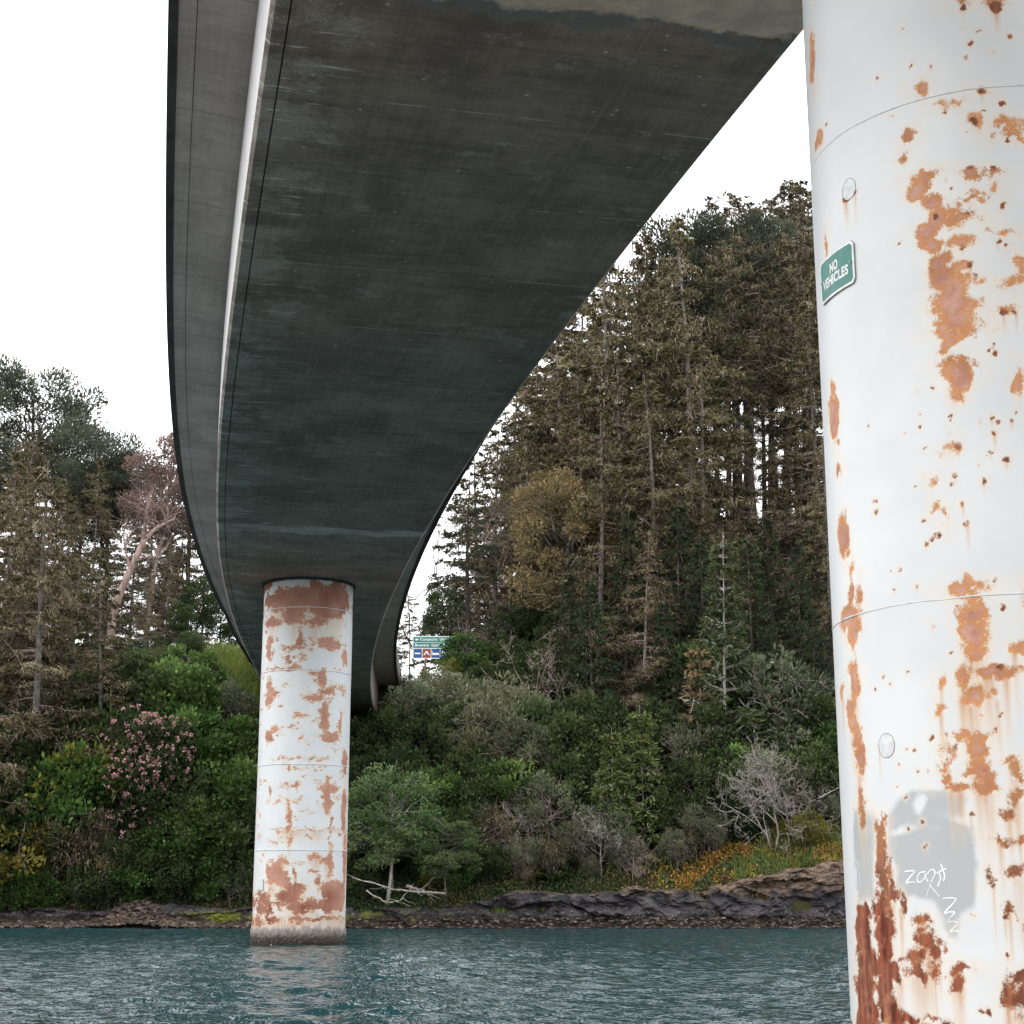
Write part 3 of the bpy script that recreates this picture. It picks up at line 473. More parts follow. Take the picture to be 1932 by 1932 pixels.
def pipe_paint(name, a1, a2, soft, zs=1.0):
    k = NT(name); v = k.coord(); rs = k.attr('rust'); stn = k.attr('stain'); gr = k.attr('grey'); dk = k.attr('dark')
    n1 = k.noise(k.mapping(v, (1, 1, zs)), 9, 6, 0.65); n2 = k.noise(k.mapping(v, (1, 1, zs)), 60, 5, 0.75); n3 = k.noise(k.mapping(v, (1, 1, 0.12)), 22, 4, 0.6); big = k.noise(v, 1.6, 4)
    white = k.mix(k.rng(big, 0.3, 0.7), (0.535, 0.563, 0.583), (0.59, 0.612, 0.626))
    white = k.mix(k.rng(n3, 0.55, 0.8, 0, 0.10), white, (0.60, 0.57, 0.50))
    g = k.rng(k.math('ADD', gr, k.math('MULTIPLY', k.math('SUBTRACT', n1, 0.5), 0.09)), -0.022, 0.03)
    c = k.mix(g, white, k.mix(big, (0.325, 0.348, 0.362), (0.375, 0.397, 0.41)))
    halo = k.math('MULTIPLY', k.rng(rs, -0.09, 0.0), k.rng(n1, 0.3, 0.6)); c = k.mix(k.math('MULTIPLY', halo, 0.5), c, (0.66, 0.55, 0.41))
    sf = k.math('MULTIPLY', stn, k.rng(n3, 0.28, 0.62, 0.25, 1.0)); c = k.mix(sf, c, k.mix(stn, (0.66, 0.50, 0.30), (0.40, 0.19, 0.085)))
    e = k.math('ADD', rs, k.math('MULTIPLY', k.math('SUBTRACT', n1, 0.5), a1)); e = k.math('ADD', e, k.math('MULTIPLY', k.math('SUBTRACT', n2, 0.5), a2))
    m = k.rng(e, -soft, soft)
    inner = k.rng(e, 0.006, 0.05)
    rc = k.mix(inner, (0.50, 0.235, 0.09), k.mix(k.rng(n1, 0.38, 0.62), (0.41, 0.205, 0.150), (0.50, 0.30, 0.24)))
    rc = k.mix(k.math('MULTIPLY', dk, k.rng(n1, 0.3, 0.55, 0.45, 1.0)), rc, k.mix(k.rng(n3, 0.35, 0.65), (0.085, 0.024, 0.016), (0.25, 0.070, 0.036)))
    pit = k.rng(k.noise(v, 17, 5, 0.7), 0.62, 0.72); rc = k.mix(k.math('MULTIPLY', pit, k.math('ADD', 0.35, k.math('MULTIPLY', dk, 0.5))), rc, (0.10, 0.035, 0.03))
    rc = k.mix(k.rng(n2, 0.5, 0.8, 0, 0.15), rc, (0.55, 0.30, 0.15))
    c = k.mix(m, c, rc)
    k.bump(k.math('ADD', k.math('MULTIPLY', m, k.math('ADD', k.math('MULTIPLY', n2, 0.7), -0.55)), k.math('MULTIPLY', k.noise(v, 3, 3), 0.15)), 0.5, 0.012)
    return k.set(c, k.rng(m, 0, 1, 0.42, 0.92), k.rng(m, 0, 1, 0.42, 0.12))
M['shell'] = pipe_paint('rusted_white_paint', 0.12, 0.10, 0.013); M['shell_far'] = pipe_paint('rusted_white_paint_streaked', 0.26, 0.20, 0.018, 2.4)
def sdist(S, Zz, L):
    f = np.full(S.shape, -0.2)
    for b in L:
        s, z, a, c = b[:4]; ds = (S - s) / a; dz = (Zz - z) / c
        m = (np.abs(ds) < 1 + 0.2 / a) & (np.abs(dz) < 1 + 0.2 / c)
        if not m.any(): continue
        q = np.sqrt(ds[m] ** 2 + dz[m] ** 2); f[m] = np.maximum(f[m], (1 - q) * min(a, c))
    return f
def poly_sd(S, Zz, P):
    P = np.array(P); n = len(P); dmin = np.full(S.shape, 9.0); ins = np.zeros(S.shape, bool)
    for i in range(n):
        a, b = P[i], P[(i + 1) % n]; e = b - a; w0 = S - a[0]; w1 = Zz - a[1]
        t = np.clip((w0 * e[0] + w1 * e[1]) / (e @ e), 0, 1); dmin = np.minimum(dmin, np.hypot(w0 - e[0] * t, w1 - e[1] * t))
        c = ((a[1] > Zz) != (b[1] > Zz)) & (S < (b[0] - a[0]) * (Zz - a[1]) / (b[1] - a[1] + 1e-12) + a[0]); ins ^= c
    return np.where(ins, dmin, -dmin)
def streaks(S, Zz, L):
    f = np.zeros(S.shape)
    for b in L:
        s, z, a, c, ln = b
        if ln <= 0: continue
        m = (np.abs(S - s) < a * 4) & (Zz < z + c) & (Zz > z - ln)
        if not m.any(): continue
        t = (z - Zz[m]) / ln; wd = a * (1.0 - 0.35 * np.clip(t, 0, 1)) * 0.9
        f[m] = np.maximum(f[m], np.exp(-((S[m] - s) / wd) ** 2) * np.clip(1 - t, 0, 1) ** 0.8 * np.clip((z - Zz[m] + c) / (c + 1e-4), 0, 1))
    return f
def shell(name, ctr, rad, s_arr, z_arr, rust, spots, extra, wob=0.045, mat='shell'):
    S, Zz = np.meshgrid(s_arr, z_arr, indexing='ij')
    q = wob * 9
    f = sdist(S + wob * (fbm(S * 7, Zz * 7, 1, 4) * 1.8), Zz + wob * 0.8 * (fbm(S * 7, Zz * 7, 5, 4) * 1.8) + wob * 0.5 * vnoise(S * 26, Zz * 5, 8), rust)
    f = f + 0.02 * fbm(S * 12, Zz * 12, 3, 3)
    if spots: f = np.maximum(f, 2.2 * sdist(S + 0.012 * vnoise(S * 40, Zz * 40), Zz + 0.012 * vnoise(S * 40, Zz * 40, 7), [(b[0], b[1], max(b[2], 0.008), max(b[3], 0.008)) for b in spots]))
    att = extra(S, Zz, f)
    th = S / rad; rr = rad + 0.003 * vnoise(S * 1.2, Zz * 1.2) + np.where(f > 0, -0.002, 0)
    V = np.stack([ctr[0] + rr * np.sin(th), ctr[1] - rr * np.cos(th), Zz], -1).reshape(-1, 3)
    me = mesh_np(name, V, grid_quads(len(s_arr), len(z_arr), True), None, M[mat], {k: a.ravel() for k, a in dict(rust=np.clip(f, -0.12, 0.12), **att).items()}, True)
    return me
NC = (3.3007, 10.4432); NR = 1.15; FC = (-5.989, 46.1127); FR = 1.3
TOPZ = SZ + 0.03
# near pier
near = tag(empty('bridge_pier', (NC[0], NC[1], 0)), 'massive round white steel bridge pier with rust patches and a green sign on it', 'bridge pier', 'bridge piers')
per = 2 * math.pi * NR
sa = np.concatenate([np.arange(-2.05, 0.30, 0.009), np.linspace(0.30, per - 2.05, 64)[:-1]])
za = np.concatenate([np.linspace(-2.5, 0.45, 30)[:-1], np.arange(0.45, 7.35, 0.0105), np.linspace(7.35, TOPZ, 40)])
rg = R(3); back = [(rg.uniform(0.35, per - 2.2), rg.uniform(0.2, 9), a, a * rg.uniform(0.6, 2.5)) for a in rg.uniform(0.03, 0.16, 90)]
back += [(rg.uniform(-1.7, 0.3), rg.uniform(7.4, 10), a, a * rg.uniform(0.6, 2)) for a in rg.uniform(0.03, 0.12, 22)]
low = [(s, z, rg.uniform(0.1, 0.35), rg.uniform(0.1, 0.3)) for s, z in zip(rg.uniform(-2, per - 2, 70), rg.uniform(-0.8, 0.5, 70))]
def ex_near(S, Zz, f):
    S0, Z0_ = S, Zz; S = S + 0.05 * fbm(S0 * 6, Z0_ * 6, 2); Zz = Zz + 0.06 * fbm(S0 * 6, Z0_ * 6, 8)
    g = np.maximum(poly_sd(S, Zz, GREY_A), poly_sd(S, Zz, GREY_B)); h = sdist(S, Zz, GREY_HOLES); g = np.minimum(g, -h); S, Zz = S0, Z0_
    st = np.maximum(streaks(S, Zz, NEAR_SPOTS), streaks(S, Zz, [(b[0], b[1] - b[3] * 0.5, b[2] * 0.75, b[3] * 0.4, b[3] * 3.0 + 0.30) for b in NEAR_RUST if b[1] < 2.9]) * 0.9)
    st = np.maximum(st, streaks(S, Zz, [(b[0], b[1] - b[3] * 0.6, b[2] * 0.6, b[3] * 0.4, b[3] * 1.6 + 0.05) for b in NEAR_RUST if b[1] >= 2.9]) * 0.35)
    dk = np.clip(sstep(2.6, 1.0, Zz) * 0.9 + sstep(0.1, 0.6, vnoise(S * 5, Zz * 5, 3)) * 0.25, 0, 1)
    dk = np.maximum(dk, (sdist(S, Zz, NEAR_SPOTS) > -0.012) * 0.85)
    return dict(stain=st, grey=np.clip(g, -0.1, 0.1), dark=dk)
o = link('steel_shell', shell('steel_shell', (0, 0), NR, sa, za, NEAR_RUST + back + low, NEAR_SPOTS, ex_near), near)
M['paint'] = plain('white_paint', (0.555, 0.578, 0.592), 0.45, 0.4)
M['paint_grey'] = plain('grey_paint', (0.50, 0.53, 0.545), 0.5, 0.4)
def onpipe(s, z, rad, off=0.0): 
    th = np.asarray(s) / NR; return np.stack([(rad + off) * np.sin(th), -(rad + off) * np.cos(th), np.asarray(z) + 0 * th], -1)
def ring(parent, rad, z, r, mat, name='weld_seam', seed=1):
    a = np.linspace(0, 2 * np.pi, 240); rg = R(seed)
    P = np.stack([(rad + 0.001) * np.sin(a), -(rad + 0.001) * np.cos(a), z + 0.004 * vnoise(a * 6, seed) + 0 * a], -1)
    acc = Acc(); rr = r * (1 + 0.15 * vnoise(a * 30, seed * 3.0)); P[-1] = P[0]
    acc.tube(P, rr, 6); return link(name, acc.mesh(name, mat, True), parent)
for i, z in enumerate((0.0, 3.072, 6.385, 9.6)): ring(near, NR - 0.003, z, 0.0065, M['paint'], seed=i + 2)
def on_disc(s, z, a, b, th, mat, name, parent, n=40):
    """low round plug welded to the shell"""
    ang = np.arange(n) / n * 2 * np.pi; V = []; Q = []
    for q, off in ((1.0, 0.0), (0.99, th), (0.94, th + 0.0006), (0.02, th + 0.0006)):
        V.append(onpipe(s + a * q * np.cos(ang), z + b * q * np.sin(ang), NR, off))
    V = np.stack(V, 1).reshape(-1, 3); return link(name, mesh_np(name, V, grid_quads(n, 4, True), None, mat, None, False), parent)
for p in PLUGS: on_disc(p[0], p[1], 0.068, 0.074, 0.001, M['paint'], 'lifting_plug', near)
def wire(S, name, parent, mat, w, off=0.002, closed=False):
    acc = Acc()
    for st in S:
        st = np.array(st, float)
        if len(st) > 2:   # smooth the hand-drawn stroke
            t = np.arange(len(st)); tt = np.linspace(0, len(st) - 1, len(st) * 5); st = np.stack([np.interp(tt, t, st[:, 0]), np.interp(tt, t, st[:, 1])], -1)
            for _ in range(3): st[1:-1] = (st[:-2] + 2 * st[1:-1] + st[2:]) / 4
        acc.tube(onpipe(st[:, 0], st[:, 1], NR, off - w * 0.4), w * (1 + 0.25 * vnoise(np.arange(len(st)) * 0.9, 2)), 5, cap=True)
    return link(name, acc.mesh(name, mat), parent)
s0, z0 = SLOT[0][0] - 0.01, SLOT[0][1]; a0, b0 = 0.05, 0.105; aa = np.linspace(0, 2 * np.pi, 33)
cap_ = [(s0 + a0 * math.cos(q), z0 + (b0 - 0.04) * (1 if math.sin(q) > 0 else -1) + 0.04 * math.sin(q)) for q in aa]
wire([cap_, [(s0, z0 - 0.06), (s0, z0 + 0.06)]], 'welded_slot_plate', near, M['paint_grey'], 0.004)
for p in PLUGS: wire([[(p[0] + 0.070 * math.cos(q), p[1] + 0.076 * math.sin(q)) for q in aa]], 'crack', near, M['fascia'], 0.0012, 0.001)
M['chalk'] = plain('chalk_paint', (0.82, 0.84, 0.85), 0.8)
wire(STROKES[:7], 'graffiti', near, M['chalk'], 0.0048, 0.0002); wire(STROKES[7:], 'scratch', near, M['chalk'], 0.002, 0.0004)
# far pier
far = tag(empty('bridge_pier', (FC[0], FC[1], 0)), 'slimmer looking white pier with streaked rust standing in mid river', 'bridge pier', 'bridge piers')
perf = 2 * math.pi * FR; sf = np.arange(0, perf, 0.034) - perf / 2; zf = np.arange(-2.5, TOPZ + 0.02, 0.034)
rg = R(8); backf = [(rg.choice([-2.6, -3.3, 2.9, 3.6, 4.0]) + rg.normal(0, 0.12), rg.uniform(0.5, 10), a, a * rg.uniform(0.5, 3)) for a in rg.uniform(0.04, 0.2, 90)]
bandf = [(rg.uniform(-4, 4), rg.uniform(9.2, 10.2), rg.uniform(0.1, 0.4), rg.uniform(0.08, 0.3)) for i in range(30)]
crack = [(rg.uniform(-1.9, 1.9), rg.uniform(0.9, 9.6), rg.uniform(0.03, 0.10), rg.uniform(0.015, 0.04)) for i in range(130)]
lowf = [(rg.uniform(-4, 4), rg.uniform(0.6, 1.5), rg.uniform(0.08, 0.3), rg.uniform(0.05, 0.2)) for i in range(26)]
def ex_far(S, Zz, f):
    L = [(b[0], b[1] - b[3] * 0.4, max(b[2] * 0.8, 0.03), b[3] * 0.4, b[3] * 1.5 + 0.45) for b in FAR_RUST if b[1] < 3.2 or b[1] > 8.5]
    st = streaks(S, Zz, L) * 0.85; st = np.maximum(st, 0.55 * sstep(2.4, 0.9, Zz) * sstep(-0.2, 0.5, vnoise(S * 3, Zz * 0.5)))
    st = np.maximum(st, 0.75 * sstep(0.95, 0.65, Zz))
    dk = np.clip(0.2 + 0.4 * sstep(2.2, 0.9, Zz) + 0.25 * sstep(8.8, 9.8, Zz) + 0.3 * vnoise(S * 3, Zz * 3), 0, 1)
    return dict(stain=st, grey=np.full(S.shape, -0.1), dark=dk)
link('steel_shell', shell('steel_shell', (0, 0), FR, sf, zf, FAR_RUST + backf + bandf + crack + lowf, None, ex_far, 0.09, 'shell_far'), far)
for i, z in enumerate((2.55, 4.9, 7.55, 9.35)): ring(far, FR, z, 0.014, M['paint'], seed=i + 20)
k = NT('barnacles'); v = k.coord(); z = k.sep(v)[2]; n1 = k.noise(v, 6, 6, 0.7); n2 = k.noise(v, 30, 4, 0.7)
zz = k.math('ADD', z, k.math('MULTIPLY', k.math('SUBTRACT', n1, 0.5), 0.35)); c = k.ramp(k.rng(zz, 0.02, 0.62, 0, 1, False), [(0, (0.022, 0.018, 0.014)), (0.3, (0.07, 0.055, 0.045)), (0.6, (0.26, 0.225, 0.20)), (1, (0.42, 0.39, 0.36))])
c = k.mix(k.rng(n2, 0.58, 0.7), c, (0.42, 0.39, 0.36)); k.bump(n2, 0.9, 0.03); M['barn'] = k.set(c, 0.9, 0.2)
zb = np.linspace(-1.5, 0.62, 44); ab = np.arange(300) / 300 * 2 * np.pi; A, ZB = np.meshgrid(ab, zb, indexing='ij')
rr = FR + 0.004 + sstep(0.60, 0.30, ZB + 0.10 * vnoise(A * 9, 2.0)) * (0.018 + 0.022 * vnoise(A * 28, ZB * 22) + 0.018 * vnoise(A * 60, ZB * 48, 2)) - 0.03 * (ZB > 0.50 + 0.09 * vnoise(A * 12, 4.0) + 0.05 * vnoise(A * 40, 5.0))
link('barnacle_crust', mesh_np('barnacle_crust', np.stack([rr * np.sin(A), -rr * np.cos(A), ZB], -1).reshape(-1, 3), grid_quads(300, 44, True), None, M['barn'], None, True), far)
ring(far, FR + 0.02, TOPZ - 0.06, 0.05, M['fascia'], 'pier_shadow_ring', 40)  # dark ring added as a painted shadow line where pier meets soffit
acc = Acc(); 
for q in (-1.06, ): 
    th = q / FR; cpos = ((FR + 0.02) * math.sin(th), -(FR + 0.02) * math.cos(th), 1.62)
    cq = math.cos(th); sq = math.sin(th); box(acc, cpos, (0.2, 0.02, 0.30), 0.5, np.array([[cq, -sq, 0], [sq, cq, 0], [0, 0, 1]]))
link('gauge_plate', acc.mesh('gauge_plate', M['paint']), far)

# ------------------------------------------------------------------ signs
def text_mesh(body, size, depth=0.0, bold=0.0, spacing=1.0, align='CENTER'):
    cu = D.curves.new('t', 'FONT'); cu.body = body; cu.size = size; cu.extrude = depth; cu.offset = bold; cu.space_character = spacing; cu.align_x = align; cu.align_y = 'CENTER'; cu.resolution_u = 4
    o = D.objects.new('t', cu); COL.objects.link(o); dg = bpy.context.evaluated_depsgraph_get()
    me = D.meshes.new_from_object(o.evaluated_get(dg)); D.objects.remove(o); D.curves.remove(cu); return me
def rounded(w_, h_, r, n=6):
    P = []
    for cx, cy, a in ((w_ / 2 - r, h_ / 2 - r, 0), (-w_ / 2 + r, h_ / 2 - r, 90), (-w_ / 2 + r, -h_ / 2 + r, 180), (w_ / 2 - r, -h_ / 2 + r, 270)):
        for i in range(n + 1): t = math.radians(a + 90 * i / n); P.append((cx + r * math.cos(t), cy + r * math.sin(t)))
    return P
M['sign_green'] = plain('sign_green', (0.022, 0.165, 0.135), 0.4, 0.4); M['sign_white'] = plain('sign_white', (0.72, 0.74, 0.74), 0.45, 0.4)
M['sign_back'] = plain('sign_aluminium', (0.30, 0.31, 0.31), 0.5, 0.4)
SS, SZc, SW, SH = -1.474, 5.431, 0.470, 0.306
sign = tag(empty('notice_sign', (NC[0] + NR * math.sin(SS / NR), NC[1] - NR * math.cos(SS / NR), SZc)), 'small green curved notice reading NO VEHICLES fixed to the white pier', 'sign')
def bend(x, y, off):
    th = (SS + np.asarray(x)) / NR; o_ = np.array([NR * math.sin(SS / NR), -NR * math.cos(SS / NR), 0]); 
    return np.stack([(NR + off) * np.sin(th), -(NR + off) * np.cos(th), np.asarray(y) + 0 * th], -1) - o_
def slab(w_, h_, r, o0, o1, name, mat, parent, hole=None):
    nx = 24; xs = np.linspace(-w_ / 2, w_ / 2, nx)
    hh = np.array([h_ / 2 - (r - math.sqrt(max(0, r * r - max(0, abs(x) - (w_ / 2 - r)) ** 2))) for x in xs])
    V = np.concatenate([bend(xs, -hh, o1), bend(xs, hh, o1), bend(xs, -hh, o0), bend(xs, hh, o0)]); i = np.arange(nx - 1); n = nx
    Q = np.concatenate([np.stack([i, i + 1, n + i + 1, n + i], 1), np.stack([2 * n + i, 3 * n + i, 3 * n + i + 1, 2 * n + i + 1], 1), np.stack([i, 2 * n + i, 2 * n + i + 1, i + 1], 1), np.stack([n + i, n + i + 1, 3 * n + i + 1, 3 * n + i], 1), [[0, n, 3 * n, 2 * n], [n - 1, 3 * n - 1, 4 * n - 1, 2 * n - 1]]])
    return link(name, mesh_np(name, V, Q, None, mat), parent)
slab(SW, SH, 0.03, 0.004, 0.012, 'plate', M['sign_back'], sign)
slab(SW - 0.006, SH - 0.006, 0.028, 0.012, 0.0135, 'border', M['sign_white'], sign)
slab(SW - 0.036, SH - 0.036, 0.02, 0.0135, 0.0148, 'face', M['sign_green'], sign)
for body, yy in (('NO', 0.045), ('VEHICLES', -0.040)):
    tm = text_mesh(body, 0.094, 0.0, 0.004, 1.08); co = np.zeros(len(tm.vertices) * 3, np.float32); tm.vertices.foreach_get('co', co); co = co.reshape(-1, 3)
    wmax = np.ptp(co[:, 0]); sx = min(1.0, 0.35 / wmax) if body != 'NO' else 0.72
    tm.vertices.foreach_set('co', bend(co[:, 0] * sx, co[:, 1] + yy, 0.0162).astype(np.float32).ravel()); tm.materials.clear(); tm.materials.append(M['sign_white']); tm.name = 'lettering'
    link('lettering', tm, sign)
for sx in (-0.2, 0.2):
    acc = Acc(); p = bend([sx, sx], [0, 0], 0.0); p[1] = bend([sx], [0], 0.022)[0]; acc.tube(p, 0.008, 8, cap=True); link('bolt', acc.mesh('bolt', M['sign_back']), sign)

# road sign on the far side
RX, RY, RZ = -4.50, 88.0, 14.15
rs = tag(empty('road_sign', (RX, RY, ground_z(RX, RY))), 'green and blue highway direction sign on posts beside the bridge end', 'road sign'); base = ground_z(RX, RY)
SWd, SHt = 2.95, 1.27; zc = RZ + SHt / 2 - base
M['sign_blue'] = plain('sign_blue', (0.012, 0.075, 0.26), 0.4); M['sign_brown'] = plain('sign_brown', (0.24, 0.055, 0.03), 0.4); M['post'] = plain('post_wood', (0.16, 0.12, 0.09), 0.9)
def flat(name, w_, h_, x, z, y, mat, parent, r=0.05, th=0.012):
    P = rounded(w_, h_, min(r, w_ / 2.1, h_ / 2.1), 4); n = len(P)
    V = [(x + a, y, z + b) for a, b in P] + [(x + a, y + th, z + b) for a, b in P]; bm = bmesh.new(); vs = [bm.verts.new(q) for q in V]
    bm.faces.new(vs[:n][::-1]); bm.faces.new(vs[n:])
    for i in range(n): j = (i + 1) % n; bm.faces.new((vs[i], vs[j], vs[n + j], vs[n + i]))
    bmesh.ops.recalc_face_normals(bm, faces=bm.faces); me = D.meshes.new(name); bm.to_mesh(me); bm.free(); me.materials.append(mat); return link(name, me, parent)
XO = SWd / 2 - 1.05   # the sign's own centre lies right of the visible part
flat('backing', SWd, SHt, XO, zc, 0.0, M['sign_white'], rs, 0.06, 0.03)
def words(body, size, x, z, parent, y=-0.024, align='LEFT', mat='sign_white'):
    tm = text_mesh(body, size, 0.0, 0.004, 1.12, align); co = np.zeros(len(tm.vertices) * 3, np.float32); tm.vertices.foreach_get('co', co); co = co.reshape(-1, 3)
    tm.vertices.foreach_set('co', np.stack([co[:, 0] + x, 0 * co[:, 0] + y, co[:, 1] + z], -1).astype(np.float32).ravel()); tm.materials.clear(); tm.materials.append(M[mat]); tm.name = 'lettering'; return link('lettering', tm, parent)
def shape(pts, name, parent, mat, y=-0.024):
    bm = bmesh.new(); bm.faces.new([bm.verts.new((a, y, b)) for a, b in pts]); me = D.meshes.new(name); bm.to_mesh(me); bm.free(); me.materials.append(mat); return link(name, me, parent)
xl = XO - SWd / 2; zt = zc + SHt / 2
p1 = flat('panel', SWd - 0.08, 0.30, XO, zt - 0.19, -0.012, M['sign_green'], rs, 0.03); p2 = flat('panel', SWd - 0.08, 0.29, XO, zt - 0.515, -0.012, M['sign_green'], rs, 0.03)
for line, x0_, z_, par in (('Comptche Ukiah Rd', xl + 0.42, zt - 0.185, p1), ('Brewery Gulch Rd', xl + 0.13, zt - 0.51, p2)):
    for wd in line.split():
        o = words(wd, 0.205, x0_, z_, par); x0_ = max(q.co.x for q in o.data.vertices) + 0.13
def arrow(x, z, s, par): shape([(x - s * 0.11, z), (x, z + 0.075), (x + s * 0.025, z + 0.055), (x - s * 0.015, z + 0.02), (x + s * 0.10, z + 0.02), (x + s * 0.10, z - 0.02), (x - s * 0.015, z - 0.02), (x + s * 0.025, z - 0.055), (x, z - 0.075)], 'arrow', par, M['sign_white'])
arrow(xl + 0.24, zt - 0.19, 1, p1); arrow(xl + 2.3, zt - 0.515, -1, p2)
cols = ['sign_blue', 'sign_brown', 'sign_blue', 'sign_blue', 'sign_blue']
for i, cm in enumerate(cols):
    px = xl + 0.29 + i * 0.50; pz = zt - 0.96
    p = flat('service_panel', 0.46, 0.50, px, pz, -0.012, M[cm], rs, 0.03)
    if i == 0: shape([(px - 0.16, pz - 0.05), (px + 0.16, pz - 0.05), (px + 0.16, pz + 0.03), (px - 0.16, pz + 0.03)], 'pictogram', p, M['sign_white'])
    elif i == 1:
        shape([(px - 0.18, pz - 0.11), (px - 0.12, pz - 0.11), (px, pz + 0.02), (px + 0.12, pz - 0.11), (px + 0.18, pz - 0.11), (px + 0.025, pz + 0.13), (px - 0.025, pz + 0.13)], 'pictogram', p, M['sign_white'])
    elif i == 2: shape([(px - 0.2, pz + 0.12), (px - 0.17, pz + 0.12), (px - 0.17, pz + 0.02), (px + 0.2, pz + 0.02), (px + 0.2, pz - 0.1), (px - 0.2, pz - 0.1)], 'pictogram', p, M['sign_white'])
    else: shape([(px + 0.17 * math.cos(t), pz + 0.17 * math.sin(t)) for t in np.arange(20) / 20 * 6.283], 'pictogram', p, M['sign_white'])
for dx in (-0.75, 0.75):
    acc = Acc(); box(acc, (XO + dx, 0.1, (zc + SHt / 2) / 2 - 0.2), (0.12, 0.12, zc + SHt / 2 + 0.2)); link('post', acc.mesh('post', M['post']), rs)

# ================================================================== vegetation: a few individuals of every kind are grown, then set out one by one
def at_x(px, Y, py=1400):
    u = -(py - 966); return (px - 966) / (FPX * math.cos(PITCH) - u * math.sin(PITCH)) * Y
def top_z(py, Y):
    u = -(py - 966); return CAMZ + Y * (FPX * math.sin(PITCH) + u * math.cos(PITCH)) / (FPX * math.cos(PITCH) - u * math.sin(PITCH))
def rperp(d, rg):
    r = rg.normal(size=d.shape); r -= d * np.sum(r * d, -1, keepdims=True); return unit(r)
def trunk_line(H, rg, bend=0.02, lean=(0, 0), n=12):
    t = np.linspace(0, 1, n); ph = rg.uniform(0, 6, 2)
    x = lean[0] * H * t + bend * H * (np.sin(t * 4 + ph[0]) - math.sin(ph[0])) * 0.4
    y = lean[1] * H * t + bend * H * (np.sin(t * 3.3 + ph[1]) - math.sin(ph[1])) * 0.4
    P = np.stack([x, y, H * t], -1); P[0, 2] = -0.6; return P
